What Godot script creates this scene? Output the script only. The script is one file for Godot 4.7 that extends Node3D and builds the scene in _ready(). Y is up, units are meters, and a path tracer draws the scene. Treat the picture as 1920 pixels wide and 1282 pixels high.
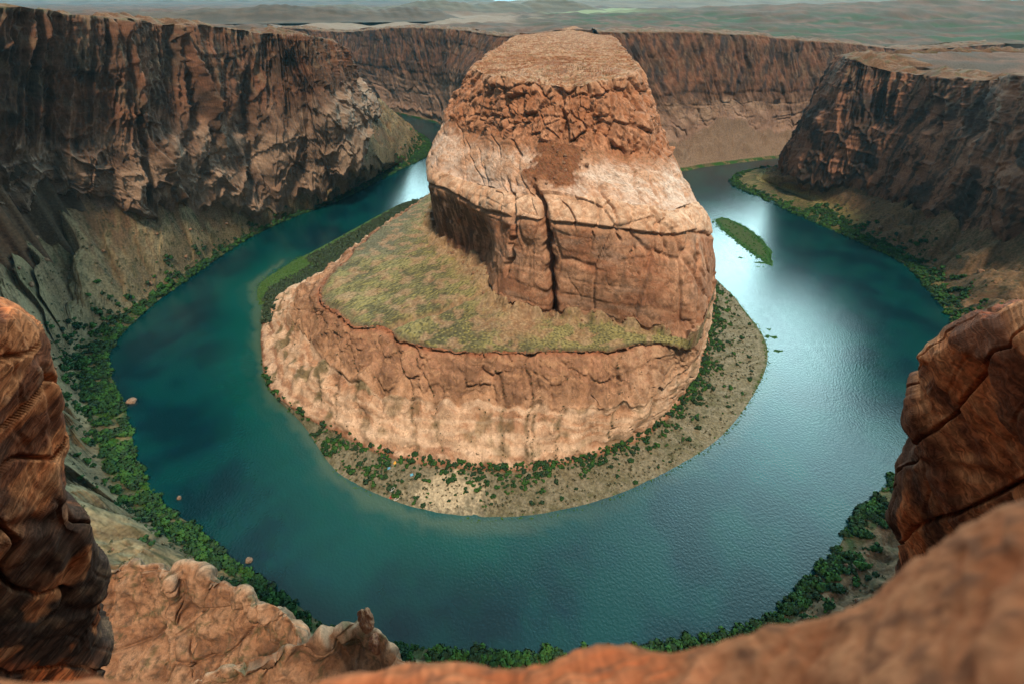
extends Node3D
# A river bend deep in a sandstone canyon, seen from the rim.  Metres, y up, river level at y = 0, eye at y = 300.

const BUTTE := [
	[[-204, -5, -1399], [-186, -5, -1068], [-178, -5, -891], [-235, -5, -820], [-304, -5, -675], [-337, -5, -610], [-351, -5, -538], [-312, -5, -466], [-276, -5, -386], [-248, -5, -327], [-175, -5, -270], [-138, -5, -215], [-109, -5, -196], [-63, -5, -178], [-5, -5, -173], [64, -5, -186], [130, -5, -215], [195, -5, -257], [262, -5, -337], [295, -5, -400], [297, -5, -483], [289, -5, -546], [276, -5, -692], [302, -5, -857], [347, -5, -1007], [356, -5, -1332]],
	[[-190, -1, -1400], [-175, -1, -1060], [-166, -1, -885], [-221, -1, -817], [-295, -1, -664], [-327, -1, -601], [-339, -1, -532], [-299, -1, -461], [-271, -1, -398], [-236, -1, -334], [-182, -1, -282], [-139, -1, -229], [-108, -1, -210], [-61, -1, -192], [-4, -1, -187], [62, -1, -200], [125, -1, -228], [185, -1, -267], [248, -1, -338], [281, -1, -398], [283, -1, -483], [275, -1, -546], [262, -1, -690], [290, -1, -850], [335, -1, -1000], [345, -1, -1340]],
	[[-145, 4, -1404], [-140, 4, -1035], [-136, 4, -871], [-171, 5, -807], [-241, 5, -601], [-260, 5, -538], [-294, 4, -507], [-290, 2, -458], [-270, 2, -401], [-235, 2, -335], [-189, 4, -295], [-143, 5, -269], [-103, 5, -248], [-54, 5, -237], [0, 5, -233], [56, 5, -244], [107, 5, -266], [150, 6, -305], [180, 8, -345], [202, 10, -390], [243, 10, -481], [257, 8, -546], [239, 4, -686], [263, 4, -833], [303, 4, -982], [324, 4, -1356]],
	[[-112, 35, -1407], [-114, 35, -1016], [-113, 35, -860], [-156, 45, -683], [-196, 49, -549], [-211, 48, -492], [-229, 47, -441], [-229, 38, -403], [-191, 40, -354], [-156, 40, -313], [-126, 40, -293], [-95, 40, -279], [-59, 40, -274], [-16, 40, -273], [31, 41, -268], [76, 42, -266], [109, 44, -273], [144, 42, -305], [169, 38, -330], [188, 46, -372], [223, 46, -450], [228, 35, -569], [221, 35, -683], [242, 35, -820], [278, 35, -968], [308, 35, -1368]],
	[[-78, 62, -1410], [-88, 62, -998], [-91, 62, -849], [-146, 71, -600], [-166, 78, -514], [-178, 77, -462], [-186, 76, -397], [-178, 76, -367], [-154, 76, -345], [-135, 76, -326], [-110, 77, -325], [-87, 74, -307], [-47, 75, -294], [0, 75, -293], [43, 75, -295], [77, 75, -295], [106, 76, -303], [131, 74, -304], [154, 66, -312], [181, 68, -361], [212, 64, -433], [208, 62, -579], [204, 62, -680], [221, 62, -808], [254, 62, -955], [292, 62, -1380]],
	[[-56, 84, -1412], [-71, 84, -985], [-76, 84, -842], [-100, 84, -610], [-93, 83, -520], [-79, 82, -490], [-61, 82, -466], [-46, 82, -454], [-32, 82, -441], [-24, 83, -409], [-17, 84, -376], [-10, 84, -353], [2, 83, -345], [30, 82, -339], [55, 82, -334], [83, 81, -326], [111, 80, -316], [134, 78, -309], [150, 76, -308], [175, 82, -351], [200, 80, -411], [194, 84, -586], [192, 84, -678], [208, 84, -799], [238, 84, -946], [281, 84, -1388]],
	[[-33, 150, -1414], [-54, 150, -973], [-61, 150, -835], [-92, 140, -605], [-93, 140, -516], [-87, 147, -487], [-77, 150, -468], [-62, 151, -452], [-46, 150, -432], [-30, 150, -405], [-15, 156, -380], [-2, 160, -362], [13, 163, -348], [31, 162, -342], [51, 162, -338], [77, 160, -334], [103, 157, -334], [122, 154, -338], [145, 151, -352], [170, 138, -380], [191, 121, -425], [181, 150, -592], [181, 150, -676], [194, 150, -791], [222, 150, -937], [270, 150, -1396]],
	[[-22, 165, -1415], [-45, 165, -967], [-53, 165, -831], [-84, 168, -610], [-90, 163, -528], [-85, 161, -500], [-76, 160, -482], [-61, 161, -468], [-45, 161, -450], [-29, 164, -428], [-14, 169, -404], [-2, 171, -388], [13, 173, -376], [31, 176, -368], [52, 176, -362], [79, 174, -358], [105, 170, -358], [125, 165, -362], [144, 163, -378], [163, 156, -408], [179, 143, -450], [174, 165, -596], [175, 165, -675], [187, 165, -787], [213, 165, -932], [265, 165, -1400]],
	[[7, 197, -1418], [-23, 197, -950], [-34, 197, -822], [-54, 197, -687], [-75, 197, -575], [-68, 197, -550], [-61, 197, -530], [-49, 195, -515], [-39, 194, -500], [-27, 196, -482], [-14, 198, -462], [-2, 199, -446], [12, 201, -434], [29, 201, -426], [47, 200, -420], [70, 197, -418], [92, 193, -420], [117, 189, -428], [135, 184, -442], [153, 179, -470], [168, 169, -515], [157, 197, -604], [160, 197, -672], [169, 197, -776], [192, 197, -920], [251, 197, -1410]],
	[[34, 229, -1420], [-2, 247, -935], [-16, 246, -813], [-32, 245, -669], [-45, 238, -590], [-42, 240, -570], [-38, 241, -558], [-33, 241, -545], [-26, 240, -530], [-19, 241, -512], [-9, 243, -494], [3, 243, -478], [19, 242, -466], [33, 241, -456], [48, 240, -450], [64, 243, -448], [83, 245, -456], [99, 246, -470], [112, 247, -490], [122, 246, -520], [132, 243, -560], [141, 244, -612], [146, 245, -669], [153, 246, -766], [173, 247, -909], [238, 229, -1420]],
	[[159, 248, -1420], [91, 248, -935], [74, 248, -813], [54, 248, -669], [50, 248, -622], [50, 248, -616], [50, 248, -611], [50, 248, -607], [50, 248, -602], [50, 248, -595], [50, 248, -589], [50, 248, -583], [50, 248, -579], [50, 248, -576], [50, 248, -574], [50, 248, -573], [50, 248, -576], [50, 248, -580], [50, 248, -588], [50, 248, -598], [50, 248, -612], [50, 248, -630], [54, 248, -669], [68, 248, -766], [88, 248, -909], [159, 248, -1420]],
]
const OUTER := [
	[[-460, -5, -1650], [-322, -5, -1451], [-203, -5, -1303], [-192, -5, -1154], [-245, -5, -1002], [-299, -5, -871], [-367, -5, -771], [-405, -5, -697], [-421, -5, -589], [-426, -5, -482], [-412, -5, -399], [-340, -5, -313], [-284, -5, -249], [-193, -5, -180], [-118, -5, -136], [-70, -5, -129], [-19, -5, -123], [114, -5, -131], [180, -5, -162], [248, -5, -216], [299, -5, -246], [399, -5, -324], [496, -5, -436], [520, -5, -509], [538, -5, -592], [514, -5, -671], [476, -5, -765], [449, -5, -853], [423, -5, -931], [453, -5, -1000], [630, -5, -1095], [790, -5, -1140], [1190, -5, -1190]],
	[[-470, -1, -1640], [-330, -1, -1440], [-217, -1, -1299], [-202, -1, -1144], [-256, -1, -1010], [-312, -1, -867], [-377, -1, -761], [-410, -1, -684], [-428, -1, -576], [-437, -1, -473], [-425, -1, -394], [-353, -1, -309], [-296, -1, -242], [-207, -1, -178], [-132, -1, -135], [-75, -1, -115], [-18, -1, -109], [116, -1, -117], [187, -1, -150], [257, -1, -205], [312, -1, -241], [413, -1, -323], [507, -1, -445], [531, -1, -518], [549, -1, -601], [525, -1, -680], [488, -1, -773], [461, -1, -861], [436, -1, -936], [467, -1, -1003], [640, -1, -1085], [800, -1, -1130], [1200, -1, -1180]],
	[[-490, 4, -1620], [-345, 4, -1420], [-235, 4, -1293], [-242, 4, -1102], [-274, 3, -1023], [-323, 3, -864], [-387, 4, -751], [-422, 5, -659], [-437, 6, -560], [-452, 7, -462], [-454, 8, -383], [-385, 9, -300], [-317, 8, -230], [-231, 7, -174], [-149, 6, -134], [-78, 5, -106], [-18, 4, -101], [117, 4, -106], [194, 4, -140], [268, 5, -193], [333, 5, -233], [434, 5, -321], [526, 5, -460], [564, 5, -544], [576, 5, -623], [556, 5, -704], [557, 4, -819], [534, 3, -914], [511, 3, -968], [541, 3, -1019], [650, 4, -1075], [810, 4, -1120], [1210, 4, -1170]],
	[[-540, 60, -1560], [-400, 70, -1350], [-287, 114, -1080], [-268, 86, -915], [-267, 63, -820], [-329, 29, -805], [-395, 34, -725], [-427, 60, -640], [-445, 84, -580], [-469, 103, -522], [-503, 115, -485], [-519, 116, -425], [-489, 101, -330], [-259, 70, -146], [-214, 48, -93], [-58, 40, -46], [-8, 40, -46], [60, 45, -50], [214, 50, -105], [307, 55, -162], [386, 55, -202], [500, 60, -280], [610, 60, -420], [602, 73, -525], [599, 63, -605], [606, 47, -720], [580, 40, -800], [548, 31, -838], [528, 31, -895], [568, 8, -1014], [668, 20, -1065], [830, 30, -1105], [1220, 30, -1150]],
	[[-570, 150, -1520], [-440, 150, -1280], [-294, 180, -1000], [-283, 182, -870], [-296, 181, -800], [-341, 161, -785], [-396, 162, -705], [-413, 171, -625], [-433, 167, -562], [-459, 174, -512], [-481, 178, -475], [-494, 186, -425], [-469, 198, -340], [-270, 170, -110], [-150, 150, 20], [-46, 150, 20], [-6, 150, 20], [46, 150, 10], [150, 150, -20], [280, 160, -90], [390, 170, -170], [560, 170, -290], [660, 170, -430], [579, 183, -540], [602, 161, -645], [608, 145, -755], [584, 142, -825], [546, 143, -865], [545, 132, -925], [568, 116, -985], [735, 130, -1045], [870, 130, -1080], [1240, 130, -1120]],
	[[-600, 238, -1490], [-470, 236, -1250], [-290, 230, -965], [-294, 249, -870], [-313, 258, -815], [-350, 262, -795], [-387, 274, -715], [-403, 279, -645], [-409, 284, -585], [-422, 289, -535], [-426, 293, -495], [-440, 295, -445], [-421, 298, -360], [-300, 288, -110], [-160, 288, 50], [-40, 286, 60], [0, 286, 60], [44, 286, 54], [150, 286, 30], [290, 282, -60], [420, 280, -170], [590, 270, -290], [690, 258, -430], [566, 240, -550], [615, 217, -685], [611, 211, -775], [589, 212, -845], [557, 221, -885], [578, 222, -945], [602, 218, -1000], [790, 222, -1030], [920, 222, -1060], [1260, 222, -1095]],
	[[-669, 241, -1504], [-539, 239, -1264], [-359, 233, -972], [-364, 252, -870], [-383, 261, -815], [-420, 265, -802], [-457, 277, -722], [-473, 282, -652], [-479, 287, -592], [-492, 292, -535], [-496, 296, -495], [-510, 298, -445], [-491, 301, -360], [-369, 291, -96], [-196, 291, 110], [-40, 289, 130], [0, 289, 130], [58, 289, 123], [186, 289, 90], [353, 285, -29], [489, 283, -156], [660, 273, -283], [760, 261, -430], [636, 243, -550], [684, 220, -692], [679, 214, -789], [659, 215, -852], [627, 224, -892], [647, 225, -952], [671, 221, -993], [857, 225, -1010], [951, 225, -997], [1280, 225, -1028]],
	[[-767, 224, -1523], [-637, 222, -1283], [-459, 216, -982], [-464, 235, -870], [-483, 244, -815], [-519, 248, -812], [-556, 260, -732], [-572, 265, -662], [-578, 270, -602], [-592, 275, -535], [-596, 279, -495], [-610, 281, -445], [-591, 284, -360], [-467, 274, -77], [-247, 274, 196], [-40, 272, 230], [0, 272, 230], [77, 272, 221], [237, 272, 176], [442, 268, 16], [587, 266, -137], [759, 256, -273], [860, 244, -430], [736, 226, -550], [784, 203, -702], [777, 197, -808], [759, 198, -862], [726, 207, -902], [747, 208, -962], [771, 204, -983], [953, 208, -981], [996, 208, -908], [1309, 208, -932]],
]
const BACK_RIGHT := [
	[[308, -5, -999], [380, -5, -1016], [426, -5, -1043], [494, -5, -1068], [570, -5, -1099], [645, -5, -1127], [794, -5, -1217], [947, -5, -1276], [1297, -5, -1366]],
	[[300, -1, -1010], [377, -1, -1030], [426, -1, -1057], [494, -1, -1082], [574, -1, -1112], [652, -1, -1139], [800, -1, -1230], [950, -1, -1290], [1300, -1, -1380]],
	[[292, 4, -1020], [373, 4, -1048], [425, 4, -1075], [495, 4, -1102], [580, 4, -1133], [665, 4, -1162], [805, 4, -1241], [952, 4, -1300], [1302, 4, -1390]],
	[[270, 40, -1050], [362, 41, -1105], [423, 62, -1130], [495, 82, -1160], [599, 54, -1195], [702, 34, -1230], [820, 50, -1275], [960, 50, -1330], [1310, 50, -1420]],
	[[220, 160, -1110], [309, 121, -1130], [405, 120, -1155], [480, 118, -1180], [589, 112, -1215], [697, 102, -1250], [850, 140, -1295], [980, 140, -1350], [1320, 140, -1450]],
	[[176, 247, -1150], [256, 246, -1165], [352, 245, -1185], [446, 242, -1210], [550, 236, -1245], [667, 225, -1280], [812, 215, -1330], [975, 200, -1390], [1330, 205, -1480]],
	[[176, 250, -1220], [256, 249, -1235], [352, 248, -1255], [446, 245, -1280], [550, 239, -1315], [667, 228, -1350], [812, 218, -1400], [975, 203, -1460], [1330, 208, -1550]],
	[[176, 233, -1320], [256, 232, -1335], [352, 231, -1355], [446, 228, -1380], [550, 222, -1415], [667, 211, -1450], [812, 201, -1500], [975, 186, -1560], [1330, 191, -1650]],
]
const BACK_LEFT := [
	[[-792, -5, -1969], [-593, -5, -1868], [-443, -5, -1731], [-336, -5, -1621], [-228, -5, -1508], [-193, -5, -1379], [-164, -5, -1270], [-134, -5, -1150]],
	[[-800, -1, -1980], [-600, -1, -1880], [-451, -1, -1743], [-340, -1, -1635], [-229, -1, -1522], [-185, -1, -1390], [-150, -1, -1270], [-120, -1, -1150]],
	[[-804, 4, -1985], [-603, 4, -1885], [-453, 4, -1747], [-341, 4, -1638], [-229, 4, -1527], [-183, 4, -1392], [-145, 4, -1270], [-112, 4, -1150]],
	[[-815, 8, -2000], [-612, 8, -1900], [-461, 5, -1760], [-345, 11, -1650], [-230, 10, -1540], [-178, 20, -1400], [-130, 50, -1270], [-90, 60, -1150]],
	[[-830, 110, -2015], [-625, 110, -1915], [-458, 100, -1772], [-341, 105, -1662], [-225, 114, -1550], [-160, 150, -1420], [-100, 160, -1270], [-40, 160, -1180]],
	[[-840, 220, -2035], [-593, 211, -1935], [-454, 223, -1795], [-335, 233, -1690], [-218, 236, -1575], [-127, 237, -1440], [-37, 235, -1270], [17, 239, -1200]],
	[[-840, 223, -2105], [-593, 214, -2005], [-454, 226, -1865], [-335, 236, -1760], [-218, 239, -1645], [-127, 240, -1510], [-37, 238, -1340], [17, 242, -1270]],
	[[-840, 206, -2205], [-593, 197, -2105], [-454, 209, -1965], [-335, 219, -1860], [-218, 222, -1745], [-127, 223, -1610], [-37, 221, -1440], [17, 225, -1370]],
]
const ROCK_LEFT := [
	[[-13.66, 296.68, -6.77], [-16.18, 294.98, -10.63], [-15.96, 292.76, -11.57], [-15.89, 292.10, -11.79], [-16.18, 291.04, -11.90], [-16.45, 290.08, -11.71], [-16.94, 288.52, -11.55], [-17.28, 286.72, -11.19], [-17.43, 285.64, -10.72], [-17.67, 284.04, -10.44], [-18.11, 281.99, -10.20], [-18.63, 280.13, -9.94], [-19.43, 277.58, -8.99], [-20.19, 274.42, -7.77], [-21.18, 270.30, -6.19], [-25.18, 200.00, -0.19]],
	[[-13.20, 296.80, -6.50], [-11.62, 296.23, -8.00], [-11.57, 294.45, -8.87], [-11.55, 293.92, -9.08], [-11.87, 293.02, -9.27], [-12.15, 292.22, -9.18], [-12.65, 290.88, -9.18], [-13.03, 289.32, -9.00], [-13.21, 288.39, -8.66], [-13.50, 286.98, -8.52], [-13.99, 285.11, -8.43], [-14.54, 283.38, -8.32], [-15.37, 280.99, -7.62], [-16.19, 278.02, -6.68], [-17.24, 274.07, -5.41], [-21.24, 200.00, 0.59]],
	[[-13.07, 296.84, -6.42], [-10.33, 296.63, -7.14], [-10.36, 295.00, -7.98], [-10.36, 294.51, -8.19], [-10.70, 293.68, -8.40], [-10.98, 292.93, -8.35], [-11.50, 291.66, -8.39], [-11.90, 290.19, -8.27], [-12.09, 289.31, -7.98], [-12.40, 287.96, -7.88], [-12.92, 286.15, -7.84], [-13.50, 284.46, -7.77], [-14.34, 282.14, -7.16], [-15.20, 279.23, -6.31], [-16.29, 275.34, -5.14], [-20.29, 200.00, 0.86]],
	[[-13.00, 296.93, -6.35], [-9.60, 296.93, -6.51], [-9.72, 295.42, -7.32], [-9.74, 294.96, -7.52], [-10.10, 294.17, -7.74], [-10.40, 293.47, -7.71], [-10.94, 292.26, -7.79], [-11.38, 290.86, -7.70], [-11.58, 290.03, -7.44], [-11.93, 288.72, -7.38], [-12.50, 286.98, -7.38], [-13.11, 285.33, -7.34], [-14.00, 283.06, -6.79], [-14.91, 280.20, -6.01], [-16.06, 276.36, -4.93], [-20.06, 200.00, 1.07]],
	[[-12.91, 297.40, -6.25], [-8.67, 297.40, -5.52], [-8.96, 296.09, -6.25], [-9.03, 295.69, -6.44], [-9.44, 294.98, -6.66], [-9.76, 294.36, -6.66], [-10.37, 293.27, -6.78], [-10.88, 291.99, -6.74], [-11.12, 291.23, -6.54], [-11.55, 290.03, -6.52], [-12.23, 288.39, -6.57], [-12.94, 286.84, -6.59], [-13.92, 284.67, -6.14], [-14.97, 281.93, -5.49], [-16.30, 278.20, -4.55], [-20.30, 200.00, 1.45]],
	[[-12.78, 297.94, -6.13], [-7.42, 297.94, -4.26], [-7.91, 296.88, -4.88], [-8.04, 296.55, -5.05], [-8.51, 295.95, -5.27], [-8.87, 295.43, -5.30], [-9.55, 294.49, -5.45], [-10.15, 293.38, -5.48], [-10.44, 292.72, -5.34], [-10.98, 291.65, -5.37], [-11.80, 290.18, -5.47], [-12.64, 288.75, -5.53], [-13.76, 286.75, -5.21], [-14.99, 284.18, -4.71], [-16.59, 280.64, -3.93], [-20.59, 200.00, 2.07]],
	[[-12.57, 298.78, -5.95], [-5.31, 298.78, -2.52], [-6.03, 298.09, -2.99], [-6.24, 297.86, -3.13], [-6.80, 297.44, -3.34], [-7.21, 297.06, -3.41], [-8.00, 296.36, -3.60], [-8.75, 295.52, -3.70], [-9.10, 295.02, -3.65], [-9.81, 294.18, -3.74], [-10.86, 292.99, -3.90], [-11.90, 291.81, -4.02], [-13.27, 290.11, -3.89], [-14.85, 287.88, -3.60], [-16.93, 284.74, -3.10], [-20.93, 200.00, 2.90]],
	[[-13.87, 299.78, -5.05], [-18.31, 299.78, 6.48], [-19.03, 299.09, 6.01], [-19.24, 298.86, 5.87], [-19.80, 298.44, 5.66], [-20.21, 298.06, 5.59], [-21.00, 297.36, 5.40], [-21.75, 296.52, 5.30], [-22.10, 296.02, 5.35], [-22.81, 295.18, 5.26], [-23.86, 293.99, 5.10], [-24.90, 292.81, 4.98], [-26.27, 291.11, 5.11], [-27.85, 288.88, 5.40], [-29.93, 285.74, 5.90], [-33.93, 200.00, 11.90]],
	[[-15.06, 296.68, -7.17], [-30.18, 294.98, -14.63], [-29.96, 292.76, -15.57], [-29.89, 292.10, -15.79], [-30.18, 291.04, -15.90], [-30.45, 290.08, -15.71], [-30.94, 288.52, -15.55], [-31.28, 286.72, -15.19], [-31.43, 285.64, -14.72], [-31.67, 284.04, -14.44], [-32.11, 281.99, -14.20], [-32.63, 280.13, -13.94], [-33.43, 277.58, -12.99], [-34.19, 274.42, -11.77], [-35.18, 270.30, -10.19], [-39.18, 200.00, -4.19]],
	[[-13.66, 296.68, -6.77], [-16.18, 294.98, -10.63], [-15.96, 292.76, -11.57], [-15.89, 292.10, -11.79], [-16.18, 291.04, -11.90], [-16.45, 290.08, -11.71], [-16.94, 288.52, -11.55], [-17.28, 286.72, -11.19], [-17.43, 285.64, -10.72], [-17.67, 284.04, -10.44], [-18.11, 281.99, -10.20], [-18.63, 280.13, -9.94], [-19.43, 277.58, -8.99], [-20.19, 274.42, -7.77], [-21.18, 270.30, -6.19], [-25.18, 200.00, -0.19]],
]
const ROCK_RIGHT := [
	[[13.87, 296.71, -6.72], [16.31, 295.06, -10.46], [15.59, 293.29, -11.49], [15.47, 292.46, -12.04], [15.34, 291.64, -12.36], [15.28, 290.58, -12.72], [15.26, 289.81, -12.85], [15.44, 289.09, -12.74], [15.78, 287.96, -12.39], [15.97, 286.95, -12.28], [16.15, 286.34, -11.97], [16.31, 285.10, -11.70], [16.53, 284.03, -11.28], [16.69, 283.08, -11.02], [17.04, 282.48, -10.49], [17.43, 281.18, -9.92], [18.03, 279.14, -8.98], [19.67, 274.59, -7.52], [23.67, 200.00, -1.52]],
	[[13.41, 296.83, -6.46], [11.73, 296.29, -7.87], [11.21, 294.90, -8.73], [11.17, 294.22, -9.23], [11.11, 293.55, -9.54], [11.12, 292.67, -9.91], [11.14, 292.02, -10.06], [11.33, 291.41, -10.03], [11.66, 290.45, -9.83], [11.87, 289.57, -9.81], [12.05, 289.05, -9.60], [12.24, 287.96, -9.45], [12.48, 287.03, -9.17], [12.66, 286.17, -9.01], [13.00, 285.63, -8.60], [13.40, 284.45, -8.19], [14.03, 282.57, -7.50], [15.70, 278.23, -6.44], [19.70, 200.00, -0.44]],
	[[13.28, 296.87, -6.38], [10.42, 296.69, -7.02], [10.00, 295.43, -7.83], [10.00, 294.80, -8.31], [9.97, 294.18, -8.61], [10.01, 293.35, -8.98], [10.05, 292.75, -9.14], [10.24, 292.17, -9.13], [10.59, 291.27, -8.98], [10.80, 290.44, -9.00], [10.98, 289.95, -8.81], [11.19, 288.91, -8.70], [11.44, 288.02, -8.46], [11.64, 287.20, -8.33], [11.97, 286.68, -7.97], [12.38, 285.54, -7.62], [13.02, 283.71, -7.01], [14.73, 279.45, -6.08], [18.73, 200.00, -0.08]],
	[[13.21, 296.98, -6.31], [9.69, 296.98, -6.41], [9.35, 295.82, -7.16], [9.39, 295.23, -7.62], [9.40, 294.65, -7.91], [9.49, 293.88, -8.27], [9.55, 293.30, -8.44], [9.76, 292.76, -8.45], [10.11, 291.90, -8.33], [10.35, 291.11, -8.36], [10.53, 290.64, -8.20], [10.77, 289.65, -8.12], [11.03, 288.80, -7.92], [11.24, 288.01, -7.81], [11.57, 287.50, -7.48], [11.99, 286.40, -7.17], [12.66, 284.61, -6.62], [14.44, 280.43, -5.79], [18.44, 200.00, 0.21]],
	[[13.13, 297.39, -6.23], [8.90, 297.39, -5.53], [8.73, 296.38, -6.19], [8.85, 295.86, -6.61], [8.93, 295.34, -6.89], [9.10, 294.65, -7.23], [9.22, 294.13, -7.40], [9.45, 293.64, -7.43], [9.83, 292.86, -7.35], [10.11, 292.13, -7.40], [10.31, 291.70, -7.27], [10.60, 290.79, -7.23], [10.90, 289.99, -7.07], [11.16, 289.25, -7.00], [11.47, 288.78, -6.72], [11.94, 287.73, -6.47], [12.68, 286.03, -6.01], [14.62, 281.99, -5.33], [18.62, 200.00, 0.67]],
	[[13.02, 297.92, -6.11], [7.80, 297.92, -4.41], [7.83, 297.11, -4.95], [8.05, 296.67, -5.31], [8.21, 296.24, -5.56], [8.49, 295.65, -5.87], [8.67, 295.21, -6.04], [8.93, 294.79, -6.08], [9.35, 294.11, -6.06], [9.70, 293.48, -6.14], [9.91, 293.10, -6.05], [10.28, 292.29, -6.05], [10.62, 291.58, -5.95], [10.94, 290.92, -5.91], [11.25, 290.49, -5.70], [11.78, 289.53, -5.52], [12.62, 287.95, -5.18], [14.83, 284.16, -4.68], [18.83, 200.00, 1.32]],
	[[12.82, 298.72, -5.94], [5.77, 298.72, -2.71], [6.03, 298.21, -3.07], [6.38, 297.91, -3.35], [6.65, 297.61, -3.54], [7.06, 297.19, -3.80], [7.34, 296.87, -3.94], [7.65, 296.56, -4.01], [8.13, 296.06, -4.06], [8.57, 295.58, -4.16], [8.80, 295.29, -4.13], [9.29, 294.67, -4.19], [9.72, 294.11, -4.16], [10.13, 293.58, -4.18], [10.45, 293.22, -4.06], [11.08, 292.43, -3.99], [12.10, 291.11, -3.83], [14.79, 287.81, -3.60], [18.79, 200.00, 2.40]],
	[[14.12, 299.72, -5.04], [18.77, 299.72, 6.29], [19.03, 299.21, 5.93], [19.38, 298.91, 5.65], [19.65, 298.61, 5.46], [20.06, 298.19, 5.20], [20.34, 297.87, 5.06], [20.65, 297.56, 4.99], [21.13, 297.06, 4.94], [21.57, 296.58, 4.84], [21.80, 296.29, 4.87], [22.29, 295.67, 4.81], [22.72, 295.11, 4.84], [23.13, 294.58, 4.82], [23.45, 294.22, 4.94], [24.08, 293.43, 5.01], [25.10, 292.11, 5.17], [27.79, 288.81, 5.40], [31.79, 200.00, 11.40]],
	[[15.27, 296.71, -7.12], [30.31, 295.06, -14.46], [29.59, 293.29, -15.49], [29.47, 292.46, -16.04], [29.34, 291.64, -16.36], [29.28, 290.58, -16.72], [29.26, 289.81, -16.85], [29.44, 289.09, -16.74], [29.78, 287.96, -16.39], [29.97, 286.95, -16.28], [30.15, 286.34, -15.97], [30.31, 285.10, -15.70], [30.53, 284.03, -15.28], [30.69, 283.08, -15.02], [31.04, 282.48, -14.49], [31.43, 281.18, -13.92], [32.03, 279.14, -12.98], [33.67, 274.59, -11.52], [37.67, 200.00, -5.52]],
	[[13.87, 296.71, -6.72], [16.31, 295.06, -10.46], [15.59, 293.29, -11.49], [15.47, 292.46, -12.04], [15.34, 291.64, -12.36], [15.28, 290.58, -12.72], [15.26, 289.81, -12.85], [15.44, 289.09, -12.74], [15.78, 287.96, -12.39], [15.97, 286.95, -12.28], [16.15, 286.34, -11.97], [16.31, 285.10, -11.70], [16.53, 284.03, -11.28], [16.69, 283.08, -11.02], [17.04, 282.48, -10.49], [17.43, 281.18, -9.92], [18.03, 279.14, -8.98], [19.67, 274.59, -7.52], [23.67, 200.00, -1.52]],
]
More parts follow.
